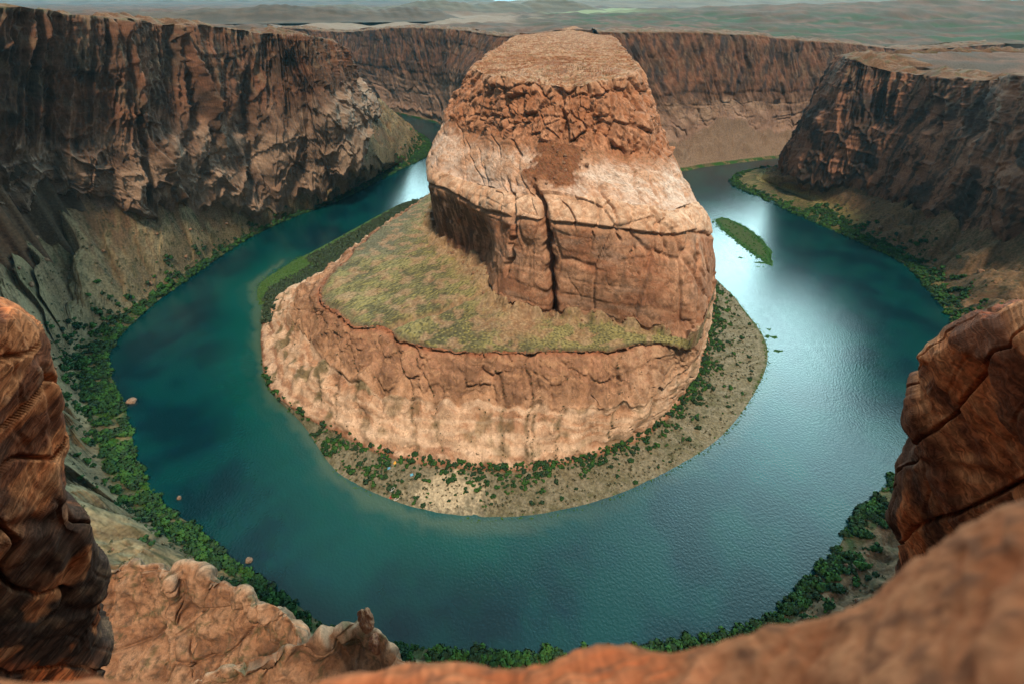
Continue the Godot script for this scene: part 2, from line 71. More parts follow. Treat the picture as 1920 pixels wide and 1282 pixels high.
const LEDGE := [
	[[-5.091, 268.000, 0.652], [-4.453, 268.000, 0.604], [-3.975, 268.000, 0.566], [-3.067, 268.000, 0.512], [-2.234, 268.000, 0.404], [-1.223, 268.000, 0.281], [-0.647, 268.000, 0.255], [0.237, 268.000, 0.213], [0.597, 268.000, 0.127], [1.014, 268.000, 0.089], [1.686, 268.000, 0.135], [2.059, 268.000, 0.147], [2.486, 268.000, 0.087], [2.966, 268.000, 0.073], [3.280, 268.000, 0.049], [3.599, 268.000, -0.031], [3.831, 268.000, -0.137], [4.123, 268.000, -0.251], [4.377, 268.000, -0.326], [4.494, 268.000, -0.367], [4.673, 268.000, -0.392], [4.989, 268.000, -0.406], [5.346, 268.000, -0.324]],
	[[-5.091, 294.980, -0.848], [-4.453, 294.414, -0.896], [-3.975, 294.070, -0.934], [-3.067, 293.584, -0.988], [-2.234, 293.297, -1.096], [-1.223, 293.113, -1.219], [-0.647, 293.060, -1.245], [0.237, 293.072, -1.287], [0.597, 293.111, -1.373], [1.014, 293.167, -1.411], [1.686, 293.324, -1.365], [2.059, 293.448, -1.353], [2.486, 293.633, -1.413], [2.966, 293.879, -1.427], [3.280, 294.082, -1.451], [3.599, 294.316, -1.531], [3.831, 294.525, -1.637], [4.123, 294.818, -1.751], [4.377, 295.099, -1.826], [4.494, 295.251, -1.867], [4.673, 295.466, -1.892], [4.989, 295.873, -1.906], [5.346, 296.397, -1.824]],
	[[-1.360, 298.847, -0.365], [-1.207, 298.697, -0.398], [-1.087, 298.603, -0.421], [-0.845, 298.476, -0.452], [-0.614, 298.414, -0.491], [-0.332, 298.396, -0.526], [-0.174, 298.395, -0.531], [0.063, 298.420, -0.537], [0.159, 298.435, -0.560], [0.269, 298.453, -0.569], [0.439, 298.516, -0.542], [0.529, 298.563, -0.529], [0.629, 298.629, -0.534], [0.734, 298.713, -0.521], [0.795, 298.784, -0.512], [0.857, 298.857, -0.520], [0.897, 298.923, -0.535], [0.942, 299.013, -0.546], [0.977, 299.094, -0.546], [0.988, 299.138, -0.545], [1.011, 299.195, -0.539], [1.051, 299.292, -0.520], [1.083, 299.411, -0.473]],
	[[-1.274, 298.930, -0.350], [-1.131, 298.790, -0.381], [-1.020, 298.701, -0.404], [-0.793, 298.584, -0.434], [-0.576, 298.527, -0.470], [-0.311, 298.513, -0.502], [-0.163, 298.513, -0.508], [0.059, 298.538, -0.512], [0.148, 298.552, -0.534], [0.251, 298.570, -0.542], [0.409, 298.630, -0.515], [0.492, 298.675, -0.502], [0.585, 298.738, -0.506], [0.681, 298.818, -0.492], [0.736, 298.886, -0.483], [0.793, 298.955, -0.489], [0.828, 299.017, -0.502], [0.868, 299.101, -0.510], [0.898, 299.177, -0.509], [0.907, 299.219, -0.508], [0.926, 299.271, -0.500], [0.961, 299.361, -0.482], [0.985, 299.471, -0.436]],
	[[-1.230, 298.949, -0.324], [-1.090, 298.813, -0.353], [-0.982, 298.728, -0.373], [-0.762, 298.616, -0.400], [-0.552, 298.562, -0.433], [-0.297, 298.551, -0.463], [-0.156, 298.552, -0.467], [0.056, 298.577, -0.471], [0.142, 298.590, -0.492], [0.240, 298.606, -0.500], [0.392, 298.665, -0.476], [0.471, 298.709, -0.463], [0.559, 298.770, -0.467], [0.652, 298.848, -0.455], [0.704, 298.913, -0.447], [0.759, 298.980, -0.454], [0.793, 299.040, -0.466], [0.831, 299.121, -0.475], [0.860, 299.195, -0.475], [0.868, 299.235, -0.473], [0.886, 299.286, -0.467], [0.919, 299.374, -0.450], [0.942, 299.481, -0.407]],
	[[-1.150, 298.965, -0.265], [-1.015, 298.837, -0.286], [-0.912, 298.758, -0.301], [-0.703, 298.656, -0.320], [-0.507, 298.610, -0.347], [-0.272, 298.604, -0.371], [-0.143, 298.606, -0.374], [0.051, 298.632, -0.378], [0.129, 298.643, -0.397], [0.219, 298.657, -0.405], [0.358, 298.713, -0.385], [0.431, 298.755, -0.375], [0.512, 298.810, -0.381], [0.597, 298.883, -0.373], [0.646, 298.945, -0.367], [0.697, 299.007, -0.375], [0.729, 299.062, -0.389], [0.766, 299.138, -0.399], [0.793, 299.208, -0.401], [0.800, 299.247, -0.401], [0.818, 299.295, -0.396], [0.849, 299.379, -0.384], [0.870, 299.484, -0.349]],
	[[-0.998, 299.002, -0.157], [-0.872, 298.891, -0.165], [-0.778, 298.824, -0.171], [-0.592, 298.744, -0.179], [-0.424, 298.712, -0.195], [-0.225, 298.717, -0.211], [-0.117, 298.723, -0.213], [0.042, 298.749, -0.217], [0.106, 298.756, -0.232], [0.181, 298.766, -0.239], [0.295, 298.817, -0.227], [0.355, 298.854, -0.222], [0.423, 298.901, -0.229], [0.495, 298.964, -0.227], [0.536, 299.019, -0.226], [0.579, 299.071, -0.236], [0.608, 299.118, -0.250], [0.640, 299.183, -0.262], [0.663, 299.245, -0.268], [0.670, 299.280, -0.270], [0.685, 299.323, -0.269], [0.714, 299.399, -0.265], [0.732, 299.498, -0.243]],
	[[-0.831, 299.026, -0.024], [-0.713, 298.937, -0.020], [-0.630, 298.886, -0.019], [-0.471, 298.831, -0.017], [-0.332, 298.816, -0.025], [-0.174, 298.833, -0.036], [-0.091, 298.844, -0.037], [0.032, 298.871, -0.042], [0.082, 298.874, -0.052], [0.139, 298.880, -0.058], [0.227, 298.925, -0.054], [0.274, 298.957, -0.054], [0.327, 298.994, -0.063], [0.384, 299.047, -0.067], [0.417, 299.094, -0.071], [0.453, 299.135, -0.082], [0.476, 299.172, -0.095], [0.503, 299.226, -0.109], [0.524, 299.278, -0.118], [0.530, 299.308, -0.123], [0.544, 299.346, -0.127], [0.570, 299.411, -0.131], [0.587, 299.502, -0.125]],
	[[-3.000, 298.300, 1.600], [-2.705, 298.300, 1.600], [-2.409, 298.300, 1.600], [-2.114, 298.300, 1.600], [-1.818, 298.300, 1.600], [-1.523, 298.300, 1.600], [-1.227, 298.300, 1.600], [-0.932, 298.300, 1.600], [-0.636, 298.300, 1.600], [-0.341, 298.300, 1.600], [-0.045, 298.300, 1.600], [0.250, 298.300, 1.600], [0.545, 298.300, 1.600], [0.841, 298.300, 1.600], [1.136, 298.300, 1.600], [1.432, 298.300, 1.600], [1.727, 298.300, 1.600], [2.023, 298.300, 1.600], [2.318, 298.300, 1.600], [2.614, 298.300, 1.600], [2.909, 298.300, 1.600], [3.205, 298.300, 1.600], [3.500, 298.300, 1.600]],
	[[-26.000, 289.000, 50.000], [-23.455, 289.000, 50.000], [-20.909, 289.000, 50.000], [-18.364, 289.000, 50.000], [-15.818, 289.000, 50.000], [-13.273, 289.000, 50.000], [-10.727, 289.000, 50.000], [-8.182, 289.000, 50.000], [-5.636, 289.000, 50.000], [-3.091, 289.000, 50.000], [-0.545, 289.000, 50.000], [2.000, 289.000, 50.000], [4.545, 289.000, 50.000], [7.091, 289.000, 50.000], [9.636, 289.000, 50.000], [12.182, 289.000, 50.000], [14.727, 289.000, 50.000], [17.273, 289.000, 50.000], [19.818, 289.000, 50.000], [22.364, 289.000, 50.000], [24.909, 289.000, 50.000], [27.455, 289.000, 50.000], [30.000, 289.000, 50.000]],
]
const OUTCROP := [
	[[-176.9, 54.0, -94.1], [-165.8, 54.0, -95.5], [-156.7, 54.0, -96.6], [-150.1, 54.0, -98.7], [-141.6, 54.0, -97.0], [-138.0, 54.0, -97.8], [-131.0, 54.0, -94.5], [-129.1, 54.0, -97.8], [-123.5, 54.0, -98.3], [-114.9, 54.0, -92.9], [-106.6, 54.0, -90.5], [-99.3, 54.0, -88.5], [-93.1, 54.0, -83.6], [-86.9, 54.0, -83.6], [-81.1, 54.0, -80.1], [-74.2, 54.0, -73.9], [-72.1, 54.0, -70.2], [-62.4, 54.0, -61.5], [-53.4, 54.0, -54.7]],
	[[-176.9, 116.0, -91.6], [-165.8, 116.0, -93.0], [-156.7, 116.0, -94.1], [-150.1, 116.0, -96.2], [-141.6, 116.0, -94.5], [-138.0, 116.0, -95.3], [-131.0, 116.0, -92.0], [-129.1, 116.0, -95.3], [-123.5, 116.0, -95.8], [-114.9, 116.0, -90.4], [-106.6, 116.0, -88.0], [-99.3, 116.0, -86.0], [-93.1, 116.0, -81.1], [-86.9, 116.0, -81.1], [-81.1, 116.0, -77.6], [-74.2, 116.0, -71.4], [-72.1, 116.0, -67.7], [-62.4, 116.0, -59.0], [-53.4, 116.0, -52.2]],
	[[-176.9, 124.0, -90.1], [-165.8, 124.0, -91.5], [-156.7, 124.0, -92.6], [-150.1, 124.0, -94.7], [-141.6, 124.0, -93.0], [-138.0, 124.0, -93.8], [-131.0, 124.0, -90.5], [-129.1, 124.0, -93.8], [-123.5, 124.0, -94.3], [-114.9, 124.0, -88.9], [-106.6, 124.0, -86.5], [-99.3, 124.0, -84.5], [-93.1, 124.0, -79.6], [-86.9, 124.0, -79.6], [-81.1, 124.0, -76.1], [-74.2, 124.0, -69.9], [-72.1, 124.0, -66.2], [-62.4, 124.0, -57.5], [-53.4, 124.0, -50.7]],
	[[-174.9, 123.0, -87.4], [-163.9, 123.0, -88.8], [-154.9, 123.0, -89.8], [-148.3, 123.0, -91.8], [-139.8, 123.0, -90.2], [-136.3, 123.0, -91.0], [-129.4, 123.0, -87.8], [-127.5, 123.0, -91.0], [-122.4, 123.0, -91.4], [-113.9, 123.0, -86.2], [-105.7, 123.0, -83.8], [-98.5, 123.0, -81.9], [-92.4, 123.0, -77.1], [-86.3, 123.0, -77.1], [-80.5, 123.0, -73.7], [-73.7, 123.0, -67.6], [-71.7, 123.0, -64.0], [-62.0, 123.0, -55.5], [-53.1, 123.0, -48.8]],
	[[-175.6, 114.0, -82.9], [-164.4, 114.0, -84.3], [-155.3, 114.0, -85.3], [-148.6, 114.0, -87.3], [-140.1, 114.0, -85.7], [-136.5, 114.0, -86.5], [-129.6, 114.0, -83.3], [-127.6, 114.0, -86.5], [-123.8, 114.0, -86.9], [-115.3, 114.0, -81.8], [-107.1, 114.0, -79.5], [-99.8, 114.0, -77.6], [-93.7, 114.0, -72.9], [-87.5, 114.0, -72.9], [-81.7, 114.0, -69.6], [-74.9, 114.0, -63.7], [-72.9, 114.0, -60.2], [-63.2, 114.0, -51.8], [-54.2, 114.0, -45.2]],
	[[-172.5, 106.0, -75.0], [-161.4, 106.0, -76.3], [-152.3, 106.0, -77.2], [-145.6, 106.0, -79.1], [-137.2, 106.0, -77.6], [-133.6, 106.0, -78.3], [-127.0, 106.0, -75.3], [-124.8, 106.0, -78.3], [-122.8, 106.0, -78.7], [-114.5, 106.0, -73.9], [-106.5, 106.0, -71.7], [-99.3, 106.0, -70.0], [-93.4, 106.0, -65.6], [-87.2, 106.0, -65.6], [-81.5, 106.0, -62.4], [-74.8, 106.0, -56.8], [-72.9, 106.0, -53.4], [-63.3, 106.0, -45.5], [-54.4, 106.0, -39.2]],
	[[-165.7, 99.0, -63.5], [-154.8, 99.0, -64.7], [-145.9, 99.0, -65.5], [-139.3, 99.0, -67.2], [-131.3, 99.0, -65.9], [-127.7, 99.0, -66.5], [-121.4, 99.0, -63.8], [-119.2, 99.0, -66.5], [-119.5, 99.0, -66.9], [-111.6, 99.0, -62.5], [-103.8, 99.0, -60.6], [-96.9, 99.0, -59.0], [-91.3, 99.0, -54.9], [-85.3, 99.0, -54.9], [-79.8, 99.0, -52.1], [-73.4, 99.0, -46.8], [-71.5, 99.0, -43.8], [-62.3, 99.0, -36.4], [-53.7, 99.0, -30.6]],
	[[-155.5, 90.0, -47.3], [-145.0, 90.0, -48.4], [-136.5, 90.0, -49.1], [-130.1, 90.0, -50.6], [-122.5, 90.0, -49.4], [-119.1, 90.0, -50.0], [-113.2, 90.0, -47.6], [-110.9, 90.0, -50.0], [-114.5, 90.0, -50.3], [-107.2, 90.0, -46.5], [-99.8, 90.0, -44.8], [-93.2, 90.0, -43.4], [-88.0, 90.0, -39.8], [-82.2, 90.0, -39.8], [-77.1, 90.0, -37.3], [-71.1, 90.0, -32.7], [-69.3, 90.0, -30.0], [-60.6, 90.0, -23.5], [-52.4, 90.0, -18.2]],
	[[-155.5, 30.0, -33.3], [-145.0, 30.0, -34.4], [-136.5, 30.0, -35.1], [-130.1, 30.0, -36.6], [-122.5, 30.0, -35.4], [-119.1, 30.0, -36.0], [-113.2, 30.0, -33.6], [-110.9, 30.0, -36.0], [-114.5, 30.0, -36.3], [-107.2, 30.0, -32.5], [-99.8, 30.0, -30.8], [-93.2, 30.0, -29.4], [-88.0, 30.0, -25.8], [-82.2, 30.0, -25.8], [-77.1, 30.0, -23.3], [-71.1, 30.0, -18.7], [-69.3, 30.0, -16.0], [-60.6, 30.0, -9.5], [-52.4, 30.0, -4.2]],
]
const SPUR := [
	[[-93.9, 80.0, -46.2], [-85.2, 80.0, -51.3], [-79.2, 80.0, -53.9], [-69.9, 80.0, -56.7], [-61.8, 80.0, -59.4], [-57.0, 80.0, -60.8], [-51.6, 80.0, -63.1], [-47.1, 80.0, -65.2], [-42.9, 80.0, -64.3], [-37.2, 80.0, -61.4], [-34.2, 80.0, -58.2], [-32.0, 80.0, -54.9], [-31.0, 80.0, -52.0], [-27.5, 80.0, -45.0]],
	[[-93.9, 144.0, -44.4], [-85.2, 144.0, -49.5], [-79.2, 144.0, -52.1], [-69.9, 144.0, -54.9], [-61.8, 144.0, -57.6], [-57.0, 144.0, -59.0], [-51.6, 144.0, -61.3], [-47.1, 144.0, -63.4], [-42.9, 144.0, -62.5], [-37.2, 144.0, -59.6], [-34.2, 144.0, -56.4], [-32.0, 144.0, -53.1], [-31.0, 144.0, -50.2], [-27.5, 144.0, -43.2]],
	[[-93.9, 150.0, -43.2], [-85.2, 150.0, -48.3], [-79.2, 150.0, -50.9], [-69.9, 150.0, -53.7], [-61.8, 150.0, -56.4], [-57.0, 150.0, -57.8], [-51.6, 150.0, -60.1], [-47.1, 150.0, -62.2], [-42.9, 150.0, -61.3], [-37.2, 150.0, -58.4], [-34.2, 150.0, -55.2], [-32.0, 150.0, -51.9], [-31.0, 150.0, -49.0], [-27.5, 150.0, -42.0]],
	[[-93.0, 149.0, -42.1], [-84.4, 149.0, -47.1], [-78.3, 149.0, -49.7], [-69.1, 149.0, -52.5], [-61.8, 149.0, -55.2], [-57.0, 149.0, -56.5], [-51.6, 149.0, -58.8], [-47.2, 149.0, -60.8], [-43.0, 149.0, -59.9], [-37.7, 149.0, -57.1], [-34.7, 149.0, -53.9], [-32.5, 149.0, -50.6], [-31.5, 149.0, -47.8], [-28.0, 149.0, -40.9]],
	[[-93.3, 143.0, -40.4], [-84.4, 143.0, -45.4], [-78.2, 143.0, -48.1], [-68.7, 143.0, -50.8], [-63.2, 143.0, -53.5], [-58.4, 143.0, -54.8], [-52.9, 143.0, -57.1], [-48.3, 143.0, -59.1], [-44.1, 143.0, -58.2], [-39.9, 143.0, -55.4], [-36.8, 143.0, -52.2], [-34.6, 143.0, -49.0], [-33.6, 143.0, -46.2], [-30.0, 143.0, -39.3]],
	[[-91.4, 136.0, -36.4], [-82.3, 136.0, -41.3], [-76.0, 136.0, -43.8], [-66.3, 136.0, -46.4], [-64.3, 136.0, -49.0], [-59.4, 136.0, -50.3], [-53.9, 136.0, -52.5], [-49.3, 136.0, -54.4], [-45.0, 136.0, -53.6], [-42.8, 136.0, -50.9], [-39.7, 136.0, -47.9], [-37.4, 136.0, -44.7], [-36.4, 136.0, -42.0], [-32.7, 136.0, -35.3]],
	[[-87.8, 128.0, -30.3], [-78.4, 128.0, -34.9], [-72.0, 128.0, -37.4], [-62.3, 128.0, -39.8], [-65.1, 128.0, -42.3], [-60.2, 128.0, -43.5], [-54.7, 128.0, -45.6], [-50.1, 128.0, -47.4], [-45.9, 128.0, -46.6], [-46.5, 128.0, -44.0], [-43.4, 128.0, -41.2], [-41.1, 128.0, -38.2], [-40.0, 128.0, -35.6], [-36.2, 128.0, -29.3]],
	[[-81.9, 118.0, -21.5], [-72.3, 118.0, -25.8], [-65.9, 118.0, -28.0], [-56.1, 118.0, -30.3], [-65.7, 118.0, -32.5], [-60.9, 118.0, -33.7], [-55.4, 118.0, -35.6], [-50.9, 118.0, -37.2], [-46.7, 118.0, -36.5], [-51.2, 118.0, -34.2], [-48.1, 118.0, -31.5], [-45.8, 118.0, -28.8], [-44.7, 118.0, -26.4], [-40.9, 118.0, -20.5]],
	[[-81.9, 40.0, -7.5], [-72.3, 40.0, -11.8], [-65.9, 40.0, -14.0], [-56.1, 40.0, -16.3], [-65.7, 40.0, -18.5], [-60.9, 40.0, -19.7], [-55.4, 40.0, -21.6], [-50.9, 40.0, -23.2], [-46.7, 40.0, -22.5], [-51.2, 40.0, -20.2], [-48.1, 40.0, -17.5], [-45.8, 40.0, -14.8], [-44.7, 40.0, -12.4], [-40.9, 40.0, -6.5]],
]
const ISLAND := [[342, -756], [359, -768], [373, -756], [383, -731], [390, -698], [389, -662], [386, -632], [378, -618], [371, -594], [362, -584], [357, -601], [352, -621], [347, -654], [342, -694], [339, -729]]


var taken := {}
var nz := FastNoiseLite.new()      # smooth, one octave
var nf := FastNoiseLite.new()      # four octaves
var nr := FastNoiseLite.new()      # ridged
var cd := FastNoiseLite.new()      # cell borders
var cv := FastNoiseLite.new()      # one value per cell
var mats := {}
var lofts := {}
const EYE := Vector3(0, 300, 0)
const PITCH := 36.383

func _ready() -> void:
	stage()
	make_noises()
	make_materials()
	river()
	butte()
	outer_walls()
	back_walls()
	plateau()
	far_hills()
	near_rocks()
	islands()
	vegetation()
	small_things()

# ------------------------------------------------------------------ camera, light
func stage() -> void:
	var cam := Camera3D.new()
	cam.name = "camera"
	cam.position = EYE
	cam.rotation_degrees = Vector3(-PITCH, 0, 0)
	cam.fov = 72.76
	cam.near = 0.05
	cam.far = 60000.0
	var lens := CameraAttributesPhysical.new()
	lens.frustum_focal_length = 16.3
	lens.frustum_focus_distance = 120.0
	lens.frustum_near = 0.05
	lens.frustum_far = 60000.0
	lens.exposure_aperture = 1.1
	cam.attributes = lens
	add_child(cam)
	cam.fov = 72.76
	cam.current = true
	var env := Environment.new()
	env.background_mode = Environment.BG_SKY
	var sky := Sky.new()
	sky.sky_material = cloudy_sky()
	env.sky = sky
	env.background_energy_multiplier = 1.0
	env.tonemap_mode = Environment.TONE_MAPPER_LINEAR
	env.tonemap_exposure = 1.15
	env.sdfgi_enabled = true
	env.ssao_enabled = true
	env.ssil_enabled = true
	env.fog_enabled = true
	env.fog_light_color = Color(0.48, 0.80, 0.92)
	env.fog_density = 0.000018
	var we := WorldEnvironment.new()
	we.name = "world_environment"
	we.environment = env
	add_child(we)
	var sun := DirectionalLight3D.new()
	sun.name = "sun"
	sun.light_color = Color(1.0, 0.90, 0.76)
	sun.light_energy = 1.4
	sun.light_angular_distance = 9.0
	sun.shadow_enabled = true
	var az := deg_to_rad(160.0)
	var el := deg_to_rad(64.0)
	var to_sun := Vector3(sin(az) * cos(el), sin(el), -cos(az) * cos(el))
	sun.position = Vector3(0, 900, 0)
	sun.basis = Basis.looking_at(-to_sun, Vector3.UP)
	add_child(sun)

func cloudy_sky() -> PanoramaSkyMaterial:
	# overcast: a deck of cloud over all of it, thinner and brighter round the hidden sun
	var n := FastNoiseLite.new()
	n.seed = 5
	n.frequency = 1.0
	n.fractal_octaves = 5
	var w := 512
	var h := 256
	var im := Image.create(w, h, false, Image.FORMAT_RGBF)
	for y in h:
		var th := (0.5 - (y + 0.5) / h) * PI
		for x in w:
			var ph := (x + 0.5) / w * TAU
			var d := Vector3(sin(ph) * cos(th), sin(th), -cos(ph) * cos(th))
			var q := Vector3(d.x, d.y * 2.2, d.z) * 1.6
			var c := n.get_noise_3dv(q) * 0.5 + 0.5
			var k: float = clampf(d.y, 0.0, 1.0)
			var a := Vector3(0.46, 0.80, 0.90).lerp(Vector3(0.84, 1.0, 1.0), smoothstep(0.3, 0.75, c))
			# a heavy deck overhead, a bright break low in the clouds up the canyon that the river mirrors
			var e := lerpf(0.85, 0.36, smoothstep(0.15, 0.75, k)) * lerpf(0.75, 1.2, smoothstep(0.25, 0.8, c))
			var ga: float = wrapf(ph - deg_to_rad(29.0), -PI, PI) / deg_to_rad(33.0)
			var ge: float = (th - deg_to_rad(27.0)) / deg_to_rad(12.0 if th < deg_to_rad(27.0) else 25.0)
			var gb: float = wrapf(ph + deg_to_rad(13.0), -PI, PI) / deg_to_rad(16.0)
			var gf: float = (th - deg_to_rad(15.0)) / deg_to_rad(9.0)
			var open: float = 17.0 * exp(-ga * ga - ge * ge) + 15.0 * exp(-gb * gb - gf * gf)
			a = a.lerp(Vector3(0.60, 0.96, 1.0), clampf(open * 0.2, 0.0, 0.85))
			e *= 1.0 + open
			a *= e
			im.set_pixel(x, y, Color(a.x, a.y, a.z))
	var m := PanoramaSkyMaterial.new()
	m.panorama = ImageTexture.create_from_image(im)
	return m

# ------------------------------------------------------------------ names
func numbered(called: String) -> String:
	if not taken.has(called):
		taken[called] = 0
		return called
	taken[called] += 1
	return "%s_%03d" % [called, taken[called]]

func tag(o: Node3D, label: String, category := "", group := "", kind := "") -> Node3D:
	o.set_meta("label", label)
	if category != "":
		o.set_meta("category", category)
	if group != "":
		o.set_meta("group", group)
	if kind != "":
		o.set_meta("kind", kind)
	return o

func base(called: String, at := Vector3.ZERO) -> Node3D:
	var o := Node3D.new()
	o.name = numbered(called)
	o.position = at
	add_child(o)
	return o

func put(called: String, mesh: Mesh, mat: Material, parent: Node3D = null, at := Vector3.ZERO) -> MeshInstance3D:
	var o := MeshInstance3D.new()
	o.mesh = mesh
	if mat:
		o.material_override = mat
	if parent:
		o.name = called
		parent.add_child(o, true)
	else:
		o.name = numbered(called)
		add_child(o)
	o.position = at
	return o

# ------------------------------------------------------------------ noise
func fresh(sd: int, octaves: int, kind := FastNoiseLite.TYPE_SIMPLEX) -> FastNoiseLite:
	var n := FastNoiseLite.new()
	n.seed = sd
	n.noise_type = kind
	n.frequency = 1.0
	if octaves <= 1:
		n.fractal_type = FastNoiseLite.FRACTAL_NONE
	else:
		n.fractal_type = FastNoiseLite.FRACTAL_FBM
		n.fractal_octaves = octaves
	return n

func make_noises() -> void:
	nz = fresh(11, 1)
	nf = fresh(12, 4)
	nr = fresh(13, 4)
	nr.fractal_type = FastNoiseLite.FRACTAL_RIDGED
	cd = fresh(14, 1, FastNoiseLite.TYPE_CELLULAR)
	cd.cellular_return_type = FastNoiseLite.RETURN_DISTANCE2_SUB
	cd.cellular_distance_function = FastNoiseLite.DISTANCE_EUCLIDEAN
	cd.cellular_jitter = 0.9
	cv = fresh(14, 1, FastNoiseLite.TYPE_CELLULAR)
	cv.cellular_return_type = FastNoiseLite.RETURN_CELL_VALUE
	cv.cellular_distance_function = FastNoiseLite.DISTANCE_EUCLIDEAN
	cv.cellular_jitter = 0.9

# ------------------------------------------------------------------ materials
func noise_image(sd: int, freq: float, octaves: int, lo: float, hi: float, size := 512) -> NoiseTexture2D:
	var t := NoiseTexture2D.new()
	t.width = size
	t.height = size
	t.seamless = true
	t.noise = fresh(sd, octaves)
	(t.noise as FastNoiseLite).frequency = freq
	var g := Gradient.new()
	g.set_color(0, Color(lo, lo, lo))
	g.set_color(1, Color(hi, hi, hi))
	t.color_ramp = g
	return t

func noise_normal(sd: int, freq: float, octaves: int, strength: float, size := 512) -> NoiseTexture2D:
	var t := NoiseTexture2D.new()
	t.width = size
	t.height = size
	t.seamless = true
	t.as_normal_map = true
	t.bump_strength = strength
	t.noise = fresh(sd, octaves)
	(t.noise as FastNoiseLite).frequency = freq
	return t

func tile_noise(sd: int, freq: float, octaves: int, w: int, h: int, kind := 0) -> PackedByteArray:
	var n := fresh(sd, octaves, FastNoiseLite.TYPE_CELLULAR if kind == 1 else FastNoiseLite.TYPE_SIMPLEX)
	n.frequency = freq
	if kind == 1:
		n.cellular_return_type = FastNoiseLite.RETURN_DISTANCE2_SUB
		n.cellular_jitter = 1.0
		n.fractal_type = FastNoiseLite.FRACTAL_NONE
	if kind == 2:
		n.fractal_type = FastNoiseLite.FRACTAL_RIDGED
	var im := n.get_seamless_image(w, h, false, false, 0.12, true)
	im.convert(Image.FORMAT_L8)
	if w != 1024 or h != 1024:
		im.resize(1024, 1024, Image.INTERPOLATE_CUBIC)
	return im.get_data()

